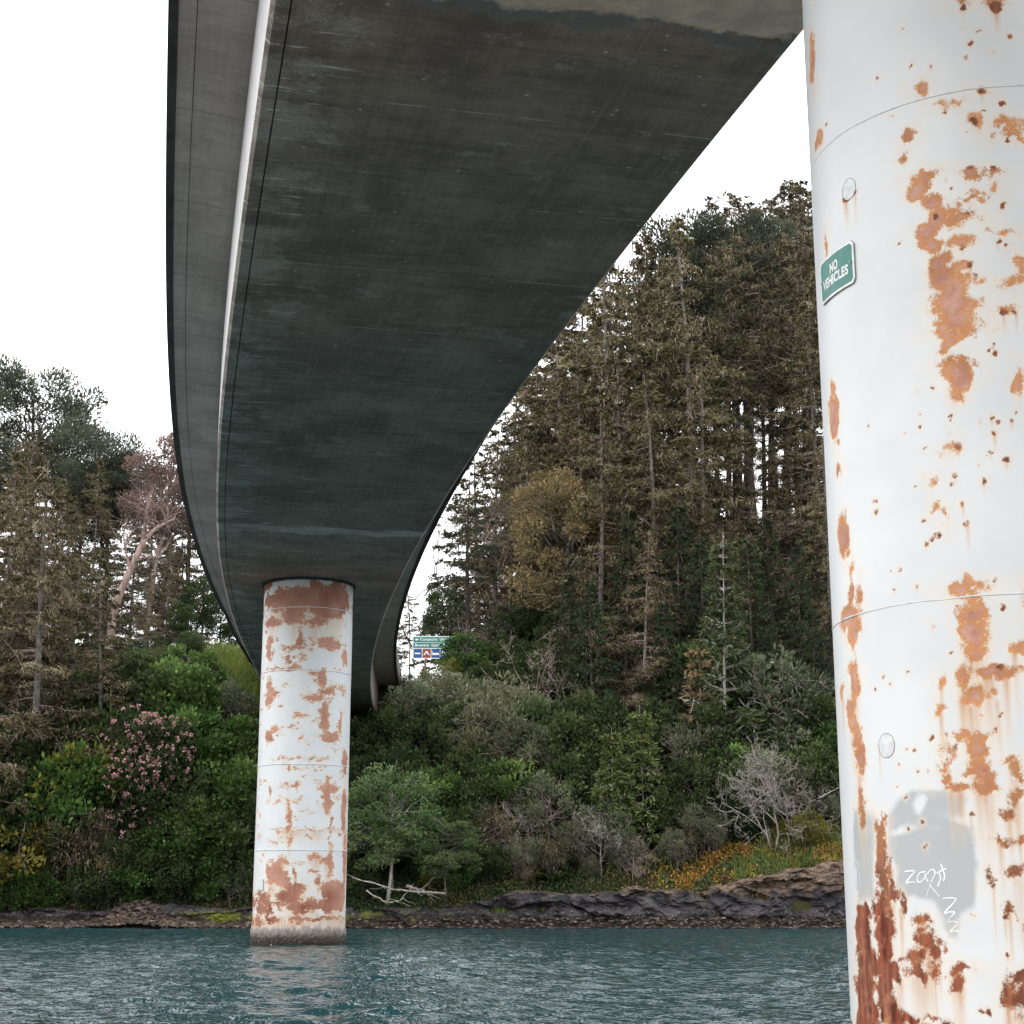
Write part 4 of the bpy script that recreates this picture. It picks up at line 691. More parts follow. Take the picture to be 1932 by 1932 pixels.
def conifer(name, seed, H, h0, W, n_br, prof, droop=0.35, up=0.2, rise=0.1, leafL=0.26, leafW=0.075, twig=0.7, per=7, lichen=0.0, tr=0.22, fol='spruce', bark='bark_grey', lean=(0, 0), bend=0.015, dead=0, gap=0.0, tone0=0.45, whorl=0):
    rg = R(seed); T = trunk_line(H, rg, bend, lean); tk = Acc(); tt = np.linspace(0, 1, len(T))
    tk.tube(T, tr * (1 - 0.93 * tt ** 0.9) * (1 + 0.5 * np.exp(-tt * 22)), 8)
    br = Acc(); fo = Acc(); li = Acc()
    for i in range(n_br + dead):
        isd = i >= n_br
        u = h0 + (0.985 - h0) * ((i + rg.random()) / n_br) ** 0.92 if not isd else rg.uniform(0.12, h0 + 0.12)
        if whorl and not isd: u = h0 + (0.985 - h0) * math.floor((u - h0) / (1 - h0) * whorl) / whorl + rg.normal(0, 0.003)
        az = rg.uniform(0, 6.283)
        if gap and vnoise(az * 1.1, u * 7, seed) < -1 + gap * 1.0 + 0.0 and rg.random() < 0.85: continue
        L = W * prof((u - h0) / (1 - h0)) * rg.uniform(0.62, 1.12) if not isd else W * rg.uniform(0.25, 0.75)
        L = max(L, 0.18); o = np.array([np.interp(u, tt, T[:, k]) for k in range(3)]); h = np.array([math.cos(az), math.sin(az), 0])
        t = np.linspace(0, 1, 7)[:, None]; dz = L * (rise * t - droop * t ** 1.6 + up * t ** 3)
        P = o + h * L * t + np.array([0, 0, 1.0]) * dz + rg.normal(0, 0.03 * L, (7, 3)) * t
        br.tube(P, np.linspace(0.016 + 0.009 * L, 0.007, 7), 3, rg.uniform(0.3, 0.8))
        for q in range(int(2 + L * 1.8)):
            A_ = P[rg.integers(2, 7)]; dd = unit(h * 0.7 + rg.normal(0, 0.55, 3) + [0, 0, -0.2]); br.tube(np.array([A_, A_ + dd * 0.18 * L, A_ + dd * 0.36 * L + rg.normal(0, 0.06, 3)]), [0.014, 0.010, 0.005], 3)
        if isd:
            for q in range(int(3 + L * 2)):
                a = P[rg.integers(2, 6)]; dd = unit(h + rg.normal(0, 0.6, 3)); br.tube(np.array([a, a + dd * 0.3 * L, a + dd * 0.5 * L + [0, 0, -0.05]]), [0.012, 0.008, 0.004], 3)
        else:
            nt_ = max(3, int(L / 0.22 * twig)); tb = rg.uniform(0.12, 1.0, nt_ * 2) ** 0.8
            B = np.stack([np.interp(tb, t[:, 0], P[:, k]) for k in range(3)], -1); sg = np.where(np.arange(nt_ * 2) % 2, 1, -1)[:, None]
            sd = np.array([-h[1], h[0], 0]); dr = unit(h * 0.75 + sd * sg * rg.uniform(0.3, 1.1, (nt_ * 2, 1)) + np.array([0, 0, -0.25]) + rg.normal(0, 0.22, (nt_ * 2, 3)))
            TL = (0.22 + 0.24 * L * (1 - 0.6 * tb)) * rg.uniform(0.6, 1.25, nt_ * 2)
            q = rg.uniform(0.05, 1.0, (nt_ * 2, per)); base = (B[:, None] + dr[:, None] * (TL[:, None] * q)[..., None] + np.array([0, 0, -1.0]) * (0.22 * TL[:, None] * q ** 2)[..., None]).reshape(-1, 3)
            d2 = unit(np.repeat(dr, per, 0) * 1.0 + rg.normal(0, 0.48, (len(base), 3)) + np.array([0, 0, -0.10]))
            tn = np.clip(tone0 + rg.normal(0, 0.10) + np.repeat(rg.normal(0, 0.07, nt_ * 2), per) + 0.22 * (q.ravel() - 0.5) + rg.normal(0, 0.07, len(base)), 0, 1)
            fo.leaves(base, d2, rperp(d2, rg), leafL * rg.uniform(0.6, 1.25, len(base)), leafW * rg.uniform(0.7, 1.3, len(base)), tn)
        if lichen > 0:
            nc_ = rg.poisson(lichen * L * (1.6 if isd else 1.0) * 1.5); nl = nc_ * 15
            if nl:
                tb = np.clip(np.repeat(rg.uniform(0.2, 1, nc_), 15) + rg.normal(0, 0.05, nl), 0.1, 1); B = np.stack([np.interp(tb, t[:, 0], P[:, k]) for k in range(3)], -1) + rg.normal(0, 0.15, (nl, 3))
                d = unit(np.array([0, 0, -1.0]) + rg.normal(0, 0.45, (nl, 3))); li.leaves(B, d, rperp(d, rg), rg.uniform(0.10, 0.42, nl), rg.uniform(0.025, 0.055, nl), np.clip(rg.normal(0.5, 0.2, nl), 0, 1), 0.3)
    parts = [('trunk', tk.mesh('trunk', M[bark], True)), ('branches', br.mesh('branches', M['twig' if lichen > 0.3 else bark]))]
    if fo.n: parts.append(('crown', fo.mesh('crown', M[fol])))
    if li.n: parts.append(('lichen', li.mesh('lichen', M['lichen'])))
    return dict(name=name, H=H, parts=parts)
def limb(acc, A, B, r0, r1, rg, sag=0.1, n=6, sides=4, wig=0.05):
    t = np.linspace(0, 1, n)[:, None]; L = np.linalg.norm(B - A); P = A + (B - A) * t + rg.normal(0, wig * L, (n, 3)) * (t * (1 - t) * 3) + np.array([0, 0, sag * L]) * (t * (1 - t))
    acc.tube(P, np.linspace(r0, r1, n), sides, rg.uniform(0.2, 0.9)); return P
def clumpy(name, seed, H, zc, rx, rz, n_cl, cr, per, leafL=0.16, leafW=0.09, fol='greenleaf', bark='bark_grey', tr=0.16, stems=1, upb=0.5, lean=(0, 0), flat=0.65, tone0=0.45, lichen=0.0, flowers=0, shell_p=0.55, twigs=2, bare=0, zmin=0.06):
    """limbs that carry clumps of leaves: broad trees, pines and shrubs"""
    rg = R(seed); tk = Acc(); br = Acc(); fo = Acc(); li = Acc(); fl = Acc()
    tips = []
    if stems == 1:
        T = trunk_line(H * min(1, (zc + rz * 0.35)), rg, 0.035, lean); tt = np.linspace(0, 1, len(T)); tk.tube(T, tr * (1 - 0.8 * tt) * (1 + 0.5 * np.exp(-tt * 18)), 8); tips = [T]
    else:
        for k in range(stems):
            a = rg.uniform(0, 6.28); E = np.array([rx * H * 0.6 * math.cos(a), rx * H * 0.6 * math.sin(a), H * rg.uniform(0.5, 0.85)]); tips.append(limb(tk, np.array([0.1 * math.cos(a), 0.1 * math.sin(a), -0.3]), E, tr, tr * 0.3, rg, 0.25, 9, 5))
    ctr = np.array([lean[0] * H * zc, lean[1] * H * zc, zc * H]); n = 0
    while n < n_cl:
        d = unit(rg.normal(size=3)); rr = rg.uniform(0.25, 1) ** (1 - shell_p); rr *= 0.82 + 0.35 * fbm(d[0] * 1.6 + seed, d[1] * 1.6, d[2] * 1.6, 2)
        c = ctr + d * np.array([rx * H, rx * H, rz * H]) * rr
        if c[2] < H * zmin: c[2] = H * zmin + abs(rg.normal(0, 0.06 * H))
        n += 1; T = tips[rg.integers(len(tips))]; kk = int(np.clip(np.searchsorted(T[:, 2], c[2] * (rg.uniform(0.68, 0.96) if stems == 1 else rg.uniform(0.45, 0.8))), 1, len(T) - 1))
        P = limb(br, T[kk], c, 0.018 + 0.012 * np.linalg.norm(c - T[kk]) , 0.008, rg, 0.12)
        for q in range(twigs + bare):
            dd = unit(d + rg.normal(0, 0.8, 3)); A = P[rg.integers(3, 6)]; limb(br, A, A + dd * cr * H * rg.uniform(0.5, 1.3) * (1.5 if q >= twigs else 1), 0.010, 0.004, rg, 0, 4, 3)
        R_ = cr * H * rg.uniform(0.65, 1.25); m = int(per * rg.uniform(0.7, 1.3))
        if m < 1: continue
        v = unit(rg.normal(size=(m, 3))); rad = rg.uniform(0.15, 1, (m, 1)) ** 0.5; B = c + v * rad * R_ * np.array([1, 1, flat])
        dr = unit(v * 0.9 + d * 0.35 + np.array([0, 0, upb]) + rg.normal(0, 0.45, (m, 3))); tn = np.clip(tone0 + rg.normal(0, 0.16) + 0.12 * v[:, 2] + rg.normal(0, 0.10, m), 0, 1)  # leaves get lighter towards the top of each clump
        tn = np.where(rg.random(m) < 0.06, np.clip(tn + 0.35, 0, 1), tn)
        fo.leaves(B, dr, rperp(dr, rg), leafL * rg.uniform(0.6, 1.3, m), leafW * rg.uniform(0.7, 1.25, m), tn)
        if lichen:
            nl = rg.poisson(lichen * 26); B = c + rg.normal(0, R_ * 0.6, (nl, 3)); d3 = unit(np.array([0, 0, -1.0]) + rg.normal(0, 0.3, (nl, 3)))
            if nl: li.leaves(B, d3, rperp(d3, rg), rg.uniform(0.10, 0.36, nl), rg.uniform(0.02, 0.045, nl), np.clip(rg.normal(0.5, 0.2, nl), 0, 1), 0.3)
        if flowers and rg.random() < flowers:
            for q in range(rg.integers(4, 9)):
                f0 = c + unit(rg.normal(size=3) * 1.3 + d + [0, 0, 0.3]) * R_ * 1.05; m2 = 12; v = unit(rg.normal(size=(m2, 3)) + d * 0.8); fl.leaves(f0 + v * 0.02, v, rperp(v, rg), 0.062, 0.055, np.clip(rg.normal(0.5, 0.25, m2), 0, 1))
    parts = []
    if tk.n: parts.append(('trunk' if stems == 1 else 'stems', tk.mesh('trunk', M[bark], True)))
    parts.append(('branches', br.mesh('branches', M[bark])))
    if fo.n: parts.append(('crown' if stems == 1 else 'foliage', fo.mesh('crown', M[fol])))
    if li.n: parts.append(('lichen', li.mesh('lichen', M['lichen'])))
    if fl.n: parts.append(('blossom', fl.mesh('blossom', M['petal'])))
    return dict(name=name, H=H, parts=parts)
def bare_tree(name, seed, H, spread, n1, depth, r0, mat='twig', leaf=None, nleaf=0, stems=1, upw=0.5, twl=0.62, leafL=0.11):
    """leafless branching, limb by limb"""
    rg = R(seed); tk = Acc(); br = Acc(); fo = Acc()
    def grow(A, d, L, r, k):
        n = 5; P = [A]; dd = d.copy()
        for i in range(n): dd = unit(dd + rg.normal(0, 0.20, 3) + np.array([0, 0, 0.04 * upw])); P.append(P[-1] + dd * L / n)
        P = np.array(P); (tk if k == depth else br).tube(P, np.linspace(r, max(r * 0.5, 0.0045), n + 1), 6 if k == depth else 3, rg.uniform(0.2, 0.9))
        if leaf and k <= 1:
            m = rg.poisson(nleaf)
            if m: v = unit(rg.normal(size=(m, 3)) + [0, 0, 0.3]); fo.leaves(P[rg.integers(1, n + 1, m)] + rg.normal(0, 0.06, (m, 3)), v, rperp(v, rg), leafL * rg.uniform(0.6, 1.3, m), leafL * 0.6, np.clip(rg.normal(0.5, 0.18, m), 0, 1))
        if k > 0:
            for q in range(n1 + (k == depth) * 2):
                i = rg.integers(2, n + 1) if q else n; e = unit(dd * 0.55 + rg.normal(0, 0.62, 3) * np.array([1, 1, 0.75]) + np.array([0, 0, 0.25 * upw])); grow(P[i], e, L * twl * rg.uniform(0.7, 1.2), max(r * 0.52, 0.006), k - 1)
    for s in range(stems):
        a = rg.uniform(0, 6.28); grow(np.array([0.05 * math.cos(a), 0.05 * math.sin(a), -0.2]), unit(np.array([spread * math.cos(a), spread * math.sin(a), 1.0])), H * 0.42, r0, depth)
    parts = [('trunk' if stems == 1 else 'stems', tk.mesh('trunk', M[mat], True)), ('branches', br.mesh('branches', M[mat]))]
    if fo.n: parts.append(('foliage', fo.mesh('foliage', M[leaf])))
    return dict(name=name, H=H, parts=parts)
def fern(seed):
    rg = R(seed); fo = Acc()
    for i in range(22):
        a = rg.uniform(0, 6.28); L = rg.uniform(0.7, 1.15); h = np.array([math.cos(a), math.sin(a), 0]); t = np.linspace(0, 1, 16)[:, None]
        P = h * L * (t * 0.9) + np.array([0, 0, 1.0]) * L * (0.95 * t - 0.75 * t ** 2.2); fo.tube(P, np.linspace(0.008, 0.003, 16), 3, 0.3); sd = np.array([-h[1], h[0], 0])
        for sgn in (-1, 1):
            B = P[1:]; d = unit(np.repeat((sd * sgn)[None], 15, 0) + h * 0.35 + rg.normal(0, 0.08, (15, 3))); fo.leaves(B, d, np.repeat(h[None], 15, 0), 0.26 * np.sin(np.linspace(0.5, 2.9, 15)) + 0.03, 0.065, np.clip(rg.normal(0.5, 0.12) + rg.normal(0, 0.07, 15), 0, 1))
    return dict(name='fern', H=1.0, parts=[('fronds', fo.mesh('fronds', M['fern']))])

full = lambda u: max(0.06, (1 - u) ** 0.75 * (0.75 + 0.25 * min(1, u * 5)))
cone = lambda u: max(0.05, (1 - u) ** 0.95)
tallp = lambda u: max(0.10, math.sin(min(1, u * 1.15 + 0.18) * 3.0) ** 0.7 if u < 0.82 else 0.75 * (1 - u) / 0.18 + 0.1)
K = {}
K['spruceA'] = [conifer('spruce_tree', 100 + i, 22, 0.17, 4.3, 100, full, 0.55, 0.28, 0.12, 0.23, 0.105, 1.0, 9, 1.35, 0.25, 'spruce', 'bark_grey', bend=0.02, dead=14, gap=0.42, tone0=0.45) for i in range(3)]
K['spruceB'] = [conifer('spruce_tree', 120 + i, 24, 0.46, 3.5, 70, tallp, 0.5, 0.25, 0.15, 0.23, 0.105, 0.95, 9, 0.8, 0.24, 'spruce', 'bark_dark', bend=0.02, dead=26, gap=0.4, tone0=0.38) for i in range(2)]
K['fir'] = [conifer('fir_tree', 140 + i, 15, 0.07, 3.0, 96, cone, 0.30, 0.16, 0.05, 0.28, 0.085, 1.1, 7, 0.10, 0.17, 'fir', 'bark_dark', dead=0, gap=0.25, tone0=0.45, whorl=34) for i in range(2)]
K['layer'] = [conifer('cypress_tree', 150, 16, 0.28, 4.2, 34, full, 0.12, 0.05, 0.10, 0.24, 0.085, 1.25, 9, 0.15, 0.28, 'pine', 'bark_dark', bend=0.03, dead=10, gap=0.5, tone0=0.34, whorl=13)]
K['spire'] = [conifer('young_fir', 160, 8.2, 0.03, 1.5, 130, cone, 0.02, 0.12, 0.22, 0.20, 0.06, 0.95, 7, 0, 0.075, 'fir', 'bark_pale', tone0=0.74, whorl=23)]
K['youngfir'] = [conifer('young_fir', 170 + i, 5.2, 0.02, 1.2, 130, cone, 0.05, 0.12, 0.22, 0.21, 0.07, 1.2, 8, 0, 0.06, 'firyoung', 'bark_pale', tone0=0.52, whorl=16) for i in range(2)]
K['deadfir'] = [conifer('young_fir', 175, 5.5, 0.05, 1.3, 60, cone, 0.2, 0.1, 0.15, 0.20, 0.06, 0.7, 6, 0.1, 0.06, 'dead', 'twig', tone0=0.5, gap=0.5, whorl=14)]
K['redwood'] = [conifer('redwood_tree', 180, 24, 0.25, 4.0, 90, full, 0.1, 0.2, 0.25, 0.30, 0.10, 0.9, 7, 0, 0.35, 'fir', 'bark_dark', tone0=0.62, gap=0.3)]
K['pine'] = [clumpy('pine_tree', 200 + i, 20, 0.72, 0.22, 0.27, 62, 0.062, 420, 0.26, 0.085, 'pine', 'bark_dark', 0.30, 1, 0.7, (0.02, 0), 0.7, 0.46, 0.0, 0, 0.5, 2, 1) for i in range(3)]
K['golden'] = [clumpy('broadleaf_tree', 210, 10, 0.62, 0.30, 0.36, 70, 0.065, 190, 0.15, 0.085, 'golden', 'bark_grey', 0.18, 1, 0.5, (0, 0), 0.8, 0.55, 0.0, 0, 0.65)]
K['russet'] = [clumpy('broadleaf_tree', 212, 15, 0.74, 0.20, 0.29, 70, 0.06, 210, 0.20, 0.09, 'redtree', 'bark_pink', 0.2, 1, 0.6, (0.02, 0), 0.8, 0.45, 0.0, 0, 0.5, 3, 2)]
K['roundtree'] = [clumpy('broadleaf_tree', 214 + i, 9, 0.60, 0.30, 0.38, 64, 0.07, 190, 0.17, 0.10, 'darkleaf', 'bark_dark', 0.18, 1, 0.4, (0, 0), 0.8, 0.5, 0.0, 0, 0.6) for i in range(2)]
K['twiggy'] = [bare_tree('bare_tree', 220 + i, 17, 0.10, 3, 5, 0.17, 'twig', 'spruce', 2.2, 1, 0.9, 0.66, 0.15) for i in range(3)]
K['alder'] = [clumpy('alder_tree', 230 + i, 8.0, 0.60, [0.30, 0.42][i], 0.40, 74, 0.075, 130, 0.15, 0.095, 'alderleaf', ['bark_pale', 'bark_grey'][i], 0.085, 1, 0.35, [(0.03, 0), (-0.10, 0)][i], 0.6, 0.56, 0, 0, 0.45, 2, 2) for i in range(2)]
K['bare'] = [bare_tree('bare_shrub', 240 + i, 3.6, 0.75, 3, 5, 0.040, ['twig_pale', 'twig', 'twig_pale'][i], 'greyleaf', [0.5, 0.05, 0.25][i], 3, 0.4, 0.66, 0.09) for i in range(3)]
K['green'] = [clumpy('leafy_shrub', 250 + i, 3.4, 0.50, 0.48, 0.46, 62, 0.125, 105, 0.15, 0.10, 'greenleaf', 'bark_grey', 0.04, 4, 0.35, (0, 0), 0.75, 0.46, 0, 0, 0.7, 1) for i in range(3)]
K['dark'] = [clumpy('leafy_shrub', 260 + i, 3.2, 0.50, 0.50, 0.44, 56, 0.13, 100, 0.14, 0.095, 'darkleaf', 'bark_dark', 0.04, 4, 0.3, (0, 0), 0.75, 0.48, 0, 0, 0.7, 1) for i in range(3)]
K['grey'] = [clumpy('willow_shrub', 270 + i, 3.0, 0.55, 0.50, 0.42, 60, 0.115, 80, 0.13, 0.055, 'greyleaf', 'twig', 0.03, 6, 0.7, (0, 0), 0.8, 0.48, 0, 0, 0.65, 2, 2) for i in range(3)]
K['yellow'] = [clumpy('leafy_shrub', 280 + i, 2.4, 0.50, 0.48, 0.42, 46, 0.13, 75, 0.12, 0.075, 'yellowleaf', 'twig', 0.025, 5, 0.4, (0, 0), 0.75, 0.42, 0, 0, 0.65, 2, 1) for i in range(2)]
K['rhodo'] = [clumpy('rhododendron', 290, 4.6, 0.52, 0.30, 0.46, 66, 0.085, 80, 0.17, 0.065, 'darkleaf', 'bark_dark', 0.05, 4, 0.3, (0, 0), 0.75, 0.40, 0.15, 0.95, 0.75, 1)]
K['shag'] = [clumpy('shaggy_shrub', 292 + i, 3.6, 0.50, 0.42, 0.45, 52, 0.12, 80, 0.14, 0.055, 'spruce', 'twig', 0.05, 4, 0.0, (0, 0), 0.9, 0.38, 0.3, 0, 0.7, 3, 3) for i in range(2)]
K['fern'] = [fern(300), fern(301)]
CNT = [0]
MARKS = [(812, 88, 'road sign'), (888, 90, 'layered dark cypress'), (1075, 88, 'golden-brown tree'), (1318, 93, 'tallest lichen-hung spruce'), (1366, 75.2, 'slender pale-stemmed fir'), (1152, 72.0, 'bushy bright young fir'), (1212, 72.4, 'taller bright young fir'),
         (1450, 71.2, 'big lichen-grey leafless shrub'), (1190, 70.3, 'pinkish leafless shrub'), (1020, 79.5, 'large brown leafless shrub'), (960, 71.6, 'contorted grey leafless shrub'), (735, 69.3, 'slim pale-trunked alder'), (845, 69.6, 'two-stemmed alder'),
         (1305, 112, 'round-topped ridge pine'), (1420, 110, 'dense-headed ridge pine'), (1500, 108, 'broad dark ridge pine'), (690, 82, 'far end of the bridge'), (1215, 80, 'drooping grey-green spruce'), (1570, 73, 'grassy slope by the pale dead stick'), (1580, 84, 'hillside right of the dark firs'),
         (262, 70.6, 'pink rhododendron'), (265, 86, 'russet tree'), (8, 92, 'tall left-bank pine'), (66, 70.8, 'big pale-trunked spruce'), (225, 79, 'leaning bare tree'), (420, 78, 'grassy bank top'), (192, 72.6, 'crooked-trunked spruce'), (225, 69.6, 'brown drooping bush'), (165, 69.9, 'shaggy hanging bush'), (450, 69, 'waterline opposite the pier'), (120, 89, 'low clumpy pines')]
USED = {}
def name_it(base, px, Y, h, cat):
    xx = at_x(px, Y); best = sorted(MARKS, key=lambda m: math.hypot(at_x(m[0], m[1]) - xx, (m[1] - Y) * 0.8))[:3]
    big = {'tree': (9, 17), 'shrub': (2.4, 4.2), 'fern': (1.0, 1.2)}[cat]; sz = 'small' if h < big[0] else 'large' if h > big[1] else 'medium'
    for m in best:
        dy = Y - m[1]; rel = 'upslope behind' if dy > 1.0 else 'downslope from' if dy < -1.0 else 'level with'
        lab = f'{sz} {base} {rel} the {m[2]}'
        if lab not in USED: break
    USED[lab] = 1; return lab
def plant(kind, px, Y, top=None, h=None, var=None, label=None, cat='tree', group=None, rz=None, dz=0.0, wide=1.0, x=None, lean=0.0):
    CNT[0] += 1; rg = R(1000 + CNT[0]); vs = K[kind]; v = vs[(var if var is not None else rg.integers(len(vs))) % len(vs)]
    X_ = at_x(px, Y) if x is None else x; zb = ground_z(X_, Y) + dz
    if h is None: h = top_z(top, Y) - zb
    s = h / v['H']; o = empty(v['name'], (X_, Y, zb), rg.uniform(0, 6.283) if rz is None else rz, (s * wide, s * wide, s)); o.rotation_euler[1] = lean if lean else (rg.normal(0, 0.025) if cat == 'tree' else rg.normal(0, 0.06))
    if cat == 'tree' and kind == 'spruceA' and wide < 1.15: o.scale = (s * rg.uniform(0.9, 1.45), s * rg.uniform(0.9, 1.45), s)
    for nm, me in v['parts']:
        q = link(nm, me, o)
        if nm not in ('trunk',): q['kind'] = 'stuff'
    if label[0] == '*': label = name_it(label[1:], px, Y, h, cat)
    tag(o, label, cat, group); return o
RF_ = 'conifers on the right hillside'
# --- right hillside: named individuals
plant('spruceA', 1318, 93, 395, None, 0, 'tall lichen-hung spruce with pale bare upper trunk rising above its neighbours', 'tree', RF_, 0.4, lean=-0.035)
plant('pine', 1305, 112, 372, None, 0, 'round-topped pine on the ridge behind the tall lichen-hung spruce', 'tree', RF_, 1.0)
plant('golden', 1075, 88, 862, None, 0, 'broad golden-brown leafy tree among the dark conifers', 'tree', None, 0.5, wide=1.05)
plant('layer', 888, 90, 890, None, 0, 'dark cypress with flat layered branches right of the road sign', 'tree', None, 2.0)
plant('roundtree', 838, 94, 1090, None, 0, 'dark green rounded tree just behind the road sign', 'tree', None, 2.0, wide=0.75)
plant('spire', 1366, 75.2, 1000, None, 0, 'slender young fir with pale straight stem and light green tips', 'tree', None, 0.7)
plant('deadfir', 1326, 76.0, 1205, None, 0, 'young fir with brown withered needles beside the slender fir', 'tree', None, 0.7)
plant('youngfir', 1152, 72.0, 1370, None, 0, 'bright yellow-green young fir, the bushier of two side by side', 'tree', None, 0.2, lean=0.001)
plant('youngfir', 1212, 72.4, 1330, None, 1, 'taller bright green young fir next to the bushy one', 'tree', None, 1.2, lean=0.001)
plant('spruceA', 1215, 80, 1000, None, 1, 'grey-green drooping spruce with lichen beards above the young firs', 'tree', RF_, 2.4, wide=1.2)
# --- right hillside: the rest of the stand
for px, Y, tp, v in [(1205, 96, 440, 1), (1150, 92, 480, 2), (1105, 97, 490, 0), (1240, 99, 490, 2), (1565, 90, 560, 0), (1130, 85, 760, 1), (1250, 86, 700, 0), (1345, 90, 640, 2), (1060, 94, 560, 2), (1020, 101, 600, 0), (960, 103, 690, 1), (1620, 92, 430, 1), (1680, 90, 500, 2), (1120, 106, 480, 1), (1075, 102, 520, 2), (1225, 108, 430, 1), (1040, 112, 560, 0), (1000, 96, 700, 2), (1165, 99, 470, 1), (1100, 90, 640, 0), (1290, 97, 560, 1), (930, 98, 800, 2), (1200, 88, 640, 2), (1310, 86, 820, 1), (900, 105, 850, 0), (1575, 84, 820, 2)]:
    plant('spruceA', px, Y, tp, None, v, '*lichen-hung olive brown spruce', 'tree', RF_, wide=1.12)
for i, (px, Y, tp) in enumerate([(1350, 113, 420), (1385, 118, 400), (1412, 112, 352), (1440, 121, 380), (1470, 114, 372), (1500, 119, 350), (1528, 113, 325), (1555, 120, 340), (1585, 115, 360), (1365, 125, 430), (1485, 128, 390), (1330, 119, 450), (1605, 124, 380), (1640, 118, 380), (1395, 98, 480), (1455, 96, 500), (1530, 97, 430), (1560, 101, 400), (1425, 104, 430), (1500, 103, 450)]):
    plant('spruceB', px, Y, tp, None, i, '*tall bare-stemmed conifer', 'tree', RF_, wide=1.0)
plant('pine', 1420, 110, 362, None, 1, 'dense-headed pine on the ridge among bare-stemmed conifers', 'tree', RF_, 0.3)
plant('pine', 1500, 108, 385, None, 2, 'broad dark pine head at the highest end of the ridge', 'tree', RF_, 2.3)
for px, Y, tp in [(1290, 83, 930), (1425, 81, 1000), (1470, 84, 960), (1520, 82, 1010), (1560, 85, 930), (1120, 80, 1080), (1075, 83, 1060), (1260, 79, 1120), (1400, 78, 1160), (1450, 77, 1180), (1540, 78.5, 1130), (1610, 80, 1050), (1180, 83.5, 960), (1330, 81, 1000), (1500, 77, 1230), (1590, 76.5, 1200), (1280, 76.5, 1240)]:
    plant('fir', px, Y, tp, None, None, '*dark shaded fir', 'tree', RF_, wide=1.15)
for px, Y, tp in [(965, 99, 760), (1000, 104, 700), (930, 105, 830), (905, 100, 880), (1040, 108, 690), (985, 110, 760), (945, 96, 930), (1015, 96, 860), (870, 108, 900), (1060, 103, 640), (1095, 108, 600), (1010, 100, 800), (960, 106, 840), (920, 112, 880), (1140, 112, 540), (890, 104, 950)]:
    plant('twiggy', px, Y, tp, None, None, '*thin leafless grey-brown tree', 'tree', 'leafless trees')
# --- left bank
LF_ = 'trees on the left bank'
plant('pine', 8, 92, 640, None, 1, 'tall dark pine whose crown stands highest on the left bank', 'tree', LF_, 0.9, lean=0.001)
plant('pine', 120, 89, 795, None, 2, 'broader of two low clumpy pines beside the russet tree', 'tree', LF_, 0.4); plant('pine', 182, 91, 790, None, 0, 'clumpy pine standing between the broader pine and the russet tree', 'tree', LF_, 1.9)
plant('russet', 265, 86, 815, None, 0, 'russet-red crowned tree showing its branches against the sky', 'tree', LF_, 0.2)
plant('redwood', 290, 99, 780, None, 0, 'dark green conifer spire standing behind the russet tree', 'tree', LF_, 0.2)
plant('redwood', 338, 102, 810, None, 0, 'dark green conifer half hidden behind the edge of the bridge deck', 'tree', LF_, 2.2)
plant('spruceA', 66, 70.8, 870, None, 0, 'big lichen-hung spruce with long pale bare trunk near the water', 'tree', LF_, 2.6, wide=1.1)
plant('spruceA', 192, 72.6, 1040, None, 2, 'lichen-hung spruce with short crooked pale trunk above the rhododendron', 'tree', LF_, 0.6, wide=1.25)
for px, Y, tp, v in [(-25, 76, 840, 1), (30, 82, 800, 2), (105, 80, 900, 0), (150, 84, 860, 1), (-50, 72, 950, 2), (60, 90, 830, 0), (235, 88, 960, 2), (135, 75, 1060, 1), (300, 86, 1000, 0), (20, 74, 1080, 1), (90, 95, 850, 1), (170, 96, 880, 2), (-20, 94, 800, 0), (260, 95, 940, 1), (330, 97, 960, 2), (200, 83, 1000, 0), (75, 77, 980, 2), (265, 81, 1080, 1), (120, 87, 930, 2), (0, 88, 850, 2)]:
    plant('spruceA', px, Y, tp, None, v, '*lichen-hung spruce', 'tree', LF_, wide=1.1)
for px, Y, tp in [(310, 92, 960), (345, 90, 1000), (215, 93, 930)]:
    plant('twiggy', px, Y, tp, None, None, '*thin leafless tree', 'tree', 'leafless trees')
for px, Y, tp in [(370, 84, 1080), (410, 86, 1110), (330, 82, 1130), (440, 88, 1150)]:
    plant('roundtree', px, Y, tp, None, None, '*dark green rounded tree', 'tree', LF_)
plant('spruceB', 770, 104, 1120, None, 0, 'grey distant conifer seen beside the far end of the bridge', 'tree', None)
plant('spruceB', 735, 112, 1180, None, 1, 'small grey conifer partly behind the far end of the bridge', 'tree', None)
